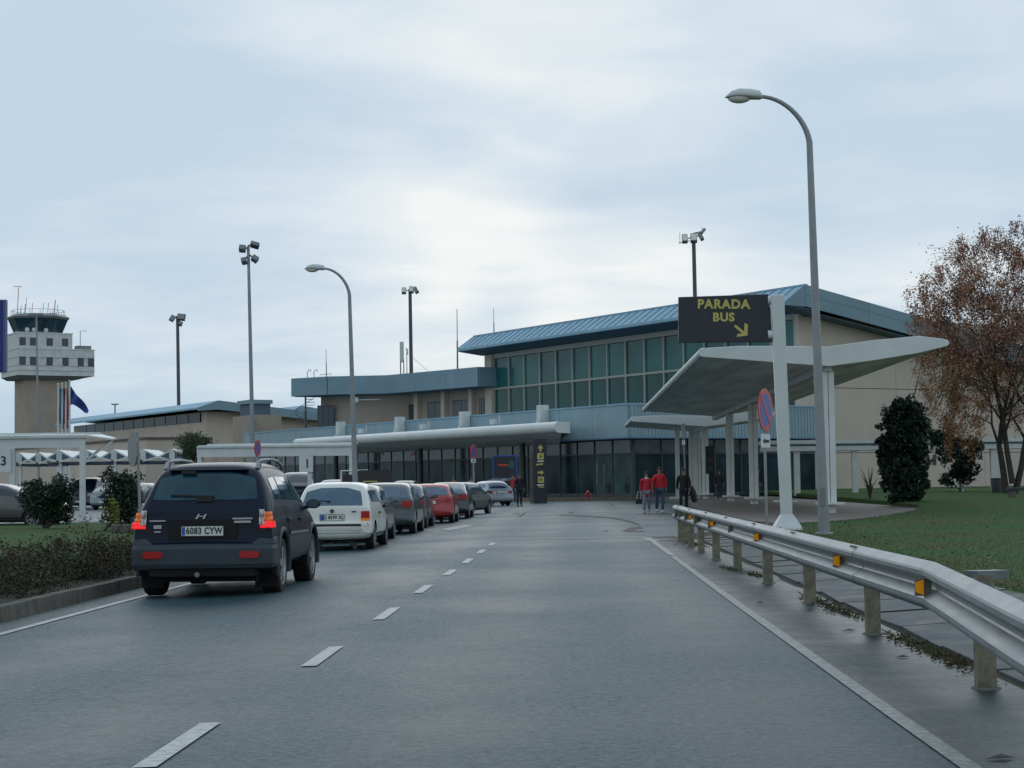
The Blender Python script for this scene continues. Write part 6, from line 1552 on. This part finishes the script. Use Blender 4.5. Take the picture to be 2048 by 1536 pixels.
walk1 = dict(kR=(.10, .12, .52), aR=(.10, .10, .10), kL=(-.10, -.03, .50), aL=(-.10, -.18, .13), eR=(.25, -.12, 1.16), wR=(.26, -.10, .92), eL=(-.25, .05, 1.16), wL=(-.25, .18, .95))
walk2 = dict(kL=(-.10, .12, .52), aL=(-.09, .12, .10), kR=(.10, -.02, .50), aR=(.09, -.16, .13), eL=(-.25, -.06, 1.16), wL=(-.25, -.05, .92), eR=(.26, .0, 1.17), wR=(.27, .12, .94))
pd = 73.0
def at(xp, d): return Vector(((xp-1024)/F*d, d, 0))
woman = person('walker in a crimson jacket with pale scarf carrying a small dark bag', at(1290, pd), radians(176), 1.66, walk1, red1, (.20, .20, .25), (.42, .36, .36), coat_len=.98, scarf=(.6, .5, .46))
person('taller walker in a loose red anorak and blue jeans', at(1316, pd+.3), radians(184), 1.84, walk2, red2, (.055, .085, .135), (.6, .6, .58), coat_len=.90)
b = thing('handbag', 'small dark handbag swinging from the hand of the crimson jacket walker', 'bag', at(1274, pd)+Vector((0, 0, .50)))
MB().box(-.13, .13, -.06, .06, -.13, .08).build('bag', M['black'], b, bevel=.03); MB().tube([(-.08, 0, .08), (-.03, 0, .36), (.12, -.02, .40), (.08, 0, .08)], .012, 6).build('strap', M['plate'], b)
dk = person('walker in dark clothes by the end of the guardrail', at(1364, pd-1), radians(170), 1.78, walk1, (.014, .014, .016), (.016, .018, .026), (.5, .5, .48))
b = thing('duffel_bag', 'long dark bag held low by the dark clad walker', 'bag', at(1381, pd-1)+Vector((0, 0, .72)), radians(20))
MB().tube([(-.05, 0, .34), (.02, 0, .1), (.12, 0, -.28)], [.09, .14, .11], 10).build('bag', M['black'], b, smooth=True)
MB().tube([(-.1, 0, .30), (-.16, 0, .48), (-.06, 0, .40)], .014, 6).build('strap', M['black'], b)
point = dict(sL=(-.185, .0, 1.43), eL=(-.45, .0, 1.42), wL=(-.70, .0, 1.48), eR=(.25, .05, 1.16), wR=(.20, .2, 1.0))
person('person in a red top reaching one bare arm toward the billboard', at(1024, 108), radians(12), 1.84, dict(sL=(-.185, .0, 1.43), eL=(-.46, .0, 1.40), wL=(-.72, .0, 1.46)), mat('red_top', (.45, .03, .03), .8), (.05, .06, .09))
person('person in black standing beside the open tailgate', at(1036, 99.5), radians(200), 1.80, {}, (.014, .013, .016), (.014, .014, .018), (.02, .02, .02))
person('person in an orange brown top behind the roofs of the kerb row', at(905, 116), radians(150), 1.72, walk2, (.30, .12, .05), (.04, .04, .05))
person('distant person in pale pink by the faded no parking disc', at(940, 121), radians(180), 1.70, {}, (.35, .17, .19), (.06, .07, .12))
person('waiting person in a dark coat beneath the butterfly canopy', at(1436, 103), radians(160), 1.74, {}, (.03, .03, .034), (.04, .042, .05), group='people on foot before the terminal').location.z = .15
person('person in black half hidden by the bus stop column', at(1512, 101), radians(230), 1.74, {}, (.012, .012, .014), (.10, .10, .11)).location.z = .15

# =================================================================== PLANTS
def leaf_cloud(pts, n, size, spread, rg, droop=0.0, flat=.0):
    V = []; Fc = []
    for _ in range(n):
        p, s = pts[int(rg.random()*len(pts))]
        c = p+Vector((rg.gauss(0, s), rg.gauss(0, s), rg.gauss(0, s*.85)-droop*abs(rg.gauss(0, 1))))
        z = size*rg.uniform(.6, 1.35)
        a, b = rg.uniform(0, 2*pi), rg.uniform(-1.1, 1.1)
        u = Vector((cos(a)*cos(b), sin(a)*cos(b), sin(b)))*z; w = u.cross(Vector((rg.gauss(0, 1), rg.gauss(0, 1), rg.gauss(0, 1)))).normalized()*z*.55
        i = len(V); V += [tuple(c-u), tuple(c+w), tuple(c+u), tuple(c-w)]; Fc.append((i, i+1, i+2, i+3))
    m = MB(); m.v = V; m.f = Fc; return m
def bush(name, label, cat, base, clumps, n, size, m, stems=5, seed=1, group=None, sec=None):
    rg_ = random.Random(seed); o = thing(name, label, cat, base, 0, group)
    pts = []
    for (x, y, z, r) in clumps:
        for _ in range(14):
            d = Vector((rg_.gauss(0, 1), rg_.gauss(0, 1), rg_.gauss(0, 1))).normalized()*r*rg_.uniform(.55, 1.0); pts.append((Vector((x, y, z))+d, r*.22))
    leaf_cloud(pts, n, size, 0, rg_).build('foliage', m, o, fix=False)
    if sec: leaf_cloud(pts, n//4, size, 0, rg_).build('foliage', sec, o, fix=False)
    st_ = MB()
    for k in range(stems):
        c = clumps[k % len(clumps)]; p = Vector((rg_.uniform(-.15, .15), rg_.uniform(-.15, .15), 0)); q = Vector(c[:3])
        st_.tube([p, p.lerp(q, .5)+Vector((rg_.uniform(-.1, .1), rg_.uniform(-.1, .1), 0)), q], [.05, .035, .015], 6)
    st_.build('stem', M['bark'], o, smooth=True)
    return o
# tall dark shrub on the lawn
b = px(1806, 1004, 75); b.z = lawn_z(75)
rs_ = random.Random(4); cl = []
for k in range(30):
    z = .16+3.85*k/29; w = interp([(0.1, .70), (0.8, .86), (2.6, .90), (3.5, .78), (4.2, .42)], z)
    for _ in range(4): cl.append((rs_.uniform(-w, w)*.92+.04*z, rs_.uniform(-w, w)*.75, z, rs_.uniform(.18, .36)))
bush('evergreen_shrub', 'tall dense dark evergreen shrub on the lawn before the walkway', 'shrub', b, cl, 18000, .085, M['leaf_dark'], 6, 41, sec=M['leaf_mid'])
b = px(1918, 978, 106); b.z = lawn_z(106)
cl = [(rs_.uniform(-1.1, 1.1), rs_.uniform(-1, 1), z, .5) for z in [.8+.18*k for k in range(16)]]
bush('evergreen_shrub', 'smaller dark evergreen shrub behind the walkway columns', 'shrub', b, cl, 7000, .10, M['leaf_dark'], 4, 42)
# spiky dry plant
b = px(1740, 994, 84); b.z = lawn_z(84); o = thing('spiky_plant', 'thin spiky bare plant beside the tall dark shrub', 'plant', b)
for k in range(11):
    a = rs_.uniform(0, 6.28); h = rs_.uniform(.7, 1.6); r_ = rs_.uniform(.15, .55)
    MB().tube([(0, 0, 0), (cos(a)*r_*.35, sin(a)*r_*.35, h*.6), (cos(a)*r_, sin(a)*r_, h)], [.035, .028, .006], 5).build('blade_leaf', M['bark'] if k % 2 else M['leaf_mid'], o)
MB().tube([(0, 0, 0), (.05, 0, .7)], .06, 6).build('trunk', M['bark'], o)
# birch with rusty leaves
b = px(2012, 988, 95); b.z = lawn_z(95)-.05
bt = thing('birch_tree', 'large birch with thin rust brown autumn leaves and twin trunks', 'tree', b)
rb_ = random.Random(21); tips = []
trunk = MB(); limbs = MB()
def limb(mb, p, d, ln, r, depth):
    segs = 5; pts = [p.copy()]; rad = [r]; dd = d.copy()
    for k in range(segs):
        dd = (dd+Vector((rb_.gauss(0, .10), rb_.gauss(0, .10), (.05 if depth < 2 else -.10)))).normalized(); p = p+dd*ln/segs; 
        if depth and (abs(p.x) > 4.5 or p.z > 14.0 or (p.x < -3.2 and p.z > 12)): break
        pts.append(p.copy()); rad.append(max(.008, r*(1-.72*(k+1)/segs)))
        if depth >= 2: tips.append((p.copy(), .30))
        if depth < 3 and k >= 1:
            for _ in range(2 if depth < 2 else 1):
                a = rb_.uniform(0, 2*pi); sp_ = rb_.uniform(.55, 1.0)
                nd = (dd*.75+Vector((cos(a), sin(a), .15))*sp_).normalized(); limb(limbs, p, nd, ln*rb_.uniform(.48, .62), rad[-1]*.6, depth+1)
    mb.tube(pts, rad, 7 if depth < 2 else 4, cap=False)
limb(trunk, Vector((0, 0, 0)), Vector((-.14, .0, 1)), 6.6, .20, 0)
limb(trunk, Vector((.5, .2, 0)), Vector((.20, .0, 1)), 7.4, .19, 0)
limb(trunk, Vector((.3, -.2, .6)), Vector((.02, .05, 1)), 8.4, .17, 0)
tk = trunk.build('trunk', M['bark'], bt, smooth=True); limbs.build('limb', M['bark'], bt, smooth=True, fix=False)
hi_ = [t for t in tips if t[0].z > 5.0 and abs(t[0].x) < 5.4 and t[0].z < 14.8]
# weeping twigs carry the lower leaves
tw_ = MB(); hang = []
for _ in range(420):
    p, _s = hi_[int(rb_.random()*len(hi_))]
    ln = rb_.uniform(.6, 2.2); q = p+Vector((rb_.gauss(0, .25), rb_.gauss(0, .25), -ln)); m_ = p.lerp(q, .5)+Vector((rb_.gauss(0, .12), 0, .1))
    tw_.tube([p, m_, q], [.012, .009, .005], 3, cap=False)
    for t in (.25, .5, .75, 1): hang.append((p.lerp(q, t), .13))
tw_.build('twig', M['bark'], bt, fix=False)['kind'] = 'stuff'
low = [(Vector((x, y, z)), .35) for x, y, z in [(-3.0-rb_.random()*1.9, rb_.uniform(-1.5, 1.5), 4.2+rb_.random()*2.6) for _ in range(26)]]
low += [(Vector((-1.6-rb_.random()*2.2, rb_.uniform(-1, 1), 3.0+rb_.random()*1.9)), .3) for _ in range(16)]
crown = []; crown_low = []; tw3 = MB(); s_ = 95/F
for (cx_b, cy_b, rx_b, ry_b, n_b, lo_) in ((1985, 525, 85, 75, 60, 0), (2040, 482, 65, 45, 40, 0), (1905, 590, 72, 66, 52, 0), (1868, 640, 44, 60, 30, 0), (1960, 640, 100, 75, 60, 0), (2060, 600, 90, 95, 62, 0), (2120, 560, 90, 110, 50, 0),
        (1878, 725, 42, 66, 30, 1), (1950, 750, 64, 55, 36, 1), (1897, 815, 36, 46, 18, 1), (2080, 760, 80, 85, 44, 1), (1922, 852, 42, 40, 26, 1), (2150, 720, 80, 120, 40, 1), (1850, 590, 26, 30, 10, 0), (1930, 520, 40, 40, 16, 0)):
    for _ in range(n_b):
        a_, r_ = rb_.uniform(0, 2*pi), sqrt(rb_.random()); p = Vector(((cx_b+rx_b*r_*cos(a_)-2012)*s_, rb_.uniform(-1, 1)*2.6*sqrt(max(.05, 1-r_*r_)), (988-cy_b-ry_b*r_*sin(a_))*s_))
        q = p+Vector((rb_.gauss(0, .2)-.004*(cx_b-2012)*.2, rb_.gauss(0, .2), -rb_.uniform(.35, 1.1)))
        root_ = p+Vector(((2012-cx_b)*s_*.28, -p.y*.3, -.5 if not lo_ else 1.0)); tw3.tube([root_, root_.lerp(p, .6)+Vector((0, 0, .25)), p, q], [.020, .014, .009, .004], 3, cap=False)
        for t in (0, .3, .6, .9): (crown_low if lo_ else crown).append((p.lerp(q, t), .15)); crown.append((p.lerp(q, t), .15))
tw3.build('twig', M['bark'], bt, fix=False)['kind'] = 'stuff'
print('birch tips', len(hi_), len(hang), max(t[0].z for t in tips), min(t[0].x for t in hi_), max(t[0].x for t in hi_))
leaf_cloud(hi_+hang, 15000, .06, 0, rb_).build('foliage', M['leaf_rust'], bt, fix=False)
leaf_cloud(crown, 33000, .06, 0, rb_).build('foliage', M['leaf_rust'], bt, fix=False)
leaf_cloud(crown_low, 9000, .058, 0, rb_).build('foliage', M['leaf_amber'], bt, fix=False)
tw2 = MB()
for p, _s in low:
    q = p+Vector((rb_.uniform(.2, .8), 0, rb_.uniform(1.2, 2.4))); tw2.tube([q, p.lerp(q, .5)+Vector((.1, 0, .2)), p], [.014, .010, .005], 3, cap=False)
tw2.build('twig', M['bark'], bt, fix=False)['kind'] = 'stuff'
# bin and concrete bench on the lawn
b = px(1994, 982, 99); b.z = lawn_z(99); o = thing('litter_bin', 'dark round litter bin beside the birch trunk', 'bin', b)
MB().lathe([(.24, 0), (.30, .1), (.32, .75), (.28, .80)], 14).build('drum', M['dark_steel'], o, smooth=True); MB().lathe([(.34, .76), (.34, .82), (.26, .84)], 14).build('rim', M['black'], o)
b = px(2040, 998, 80); b.z = lawn_z(80); o = thing('bench', 'pale concrete bench on the lawn below the birch', 'bench', b)
MB().box(-.55, 1.2, -.25, .25, .36, .48).build('seat', M['slab'], o, bevel=.02)
for x in (-.35, 1.0): MB().box(x-.12, x+.12, -.2, .2, -.05, .36).build('leg', M['kerb'], o)
# left hand planting
b = gp(92, 1058, .13); b = px(92, 1056, 53); b.z = .13
cl = [(rs_.uniform(-.52, .52), rs_.uniform(-.5, .5), z, .30) for z in [.42+.075*k for k in range(12)] for _ in (0, 1)]
bush('round_bush', 'round dark green bush on the lawn in front of the saloon', 'bush', b, cl, 6500, .05, M['leaf_dark'], 6, 51, sec=M['leaf_mid'])
b = px(243, 1048, 50); b.z = .13
cl = [(rs_.uniform(-.36, .34), rs_.uniform(-.4, .4), z, .26) for z in [.30+.085*k for k in range(15)] for _ in (0, 1)]
bush('tall_bush', 'narrow dark bush beside the back of the octagonal sign', 'bush', b, cl, 5000, .045, M['leaf_dark'], 5, 52, sec=M['leaf_mid'])
b = px(221, 1042, 49); b.z = .13
cl = [(rs_.uniform(-.14, .16), 0, z, .12) for z in [.2+.08*k for k in range(8)]]
bush('yellow_shrub', 'thin yellow green shrub at the foot of the narrow dark bush', 'shrub', b, cl, 700, .035, M['leaf_lime'], 3, 53)
b = px(385, 1000, 98); b.z = 0
o = thing('round_tree', 'small round crowned tree rising above the dark car roof', 'tree', b)
MB().tube([(0, 0, 0), (.05, 0, 1.3), (0, 0, 2.9)], [.11, .09, .06], 8).build('trunk', M['bark'], o, smooth=True)
pts = []
for _ in range(90):
    d_ = Vector((rs_.gauss(0, 1), rs_.gauss(0, 1), rs_.gauss(0, 1))).normalized(); r_ = rs_.uniform(.5, 1); pts.append((Vector((d_.x*.95*r_, d_.y*.9*r_, 3.45+d_.z*.72*r_)), .17))
leaf_cloud(pts, 5000, .055, 0, rs_).build('crown', M['leaf_mid'], o, fix=False)
# low concrete block by the bush
b = px(248, 1046, 47); b.z = .12; o = thing('concrete_block', 'pale low concrete block behind the car tail lamp', 'block', b)
MB().box(-.29, .33, -.25, .25, 0, .21).build('block', M['kerb'], o, bevel=.02)
# hedge along the kerb
hd = thing('hedge', 'low ragged brown green hedge along the near kerb', 'hedge', R(-6.9, 20))
rh_ = random.Random(9); pts = []; stm = MB()
for _ in range(1500):
    d_ = rh_.uniform(8, 30); l = rh_.uniform(-7.35, -6.20); top = .44+.12*sin(d_*1.7)+.09*sin(d_*4.1+l*3)+(.16 if rh_.random() < .12 else 0)
    z = .05+(top-.0)*rh_.random()**.75; pts.append((R(l, d_, z)-hd.location, .055))
    if rh_.random() < .22:
        q = R(l+rh_.uniform(-.1, .1), d_+rh_.uniform(-.1, .1), .10)-hd.location; stm.tube([q, q.lerp(pts[-1][0], .6)+Vector((.03, 0, 0)), pts[-1][0]+Vector((0, 0, .06))], [.010, .007, .003], 4, cap=False)
leaf_cloud(pts, 42000, .020, 0, rh_).build('foliage', M['leaf_hedge'], hd, fix=False)
leaf_cloud(pts, 6000, .020, 0, rh_).build('foliage', M['leaf_mid'], hd, fix=False)
stm.build('stem', M['bark'], hd, fix=False)['kind'] = 'stuff'
scene.world.cycles.sampling_method = 'NONE'
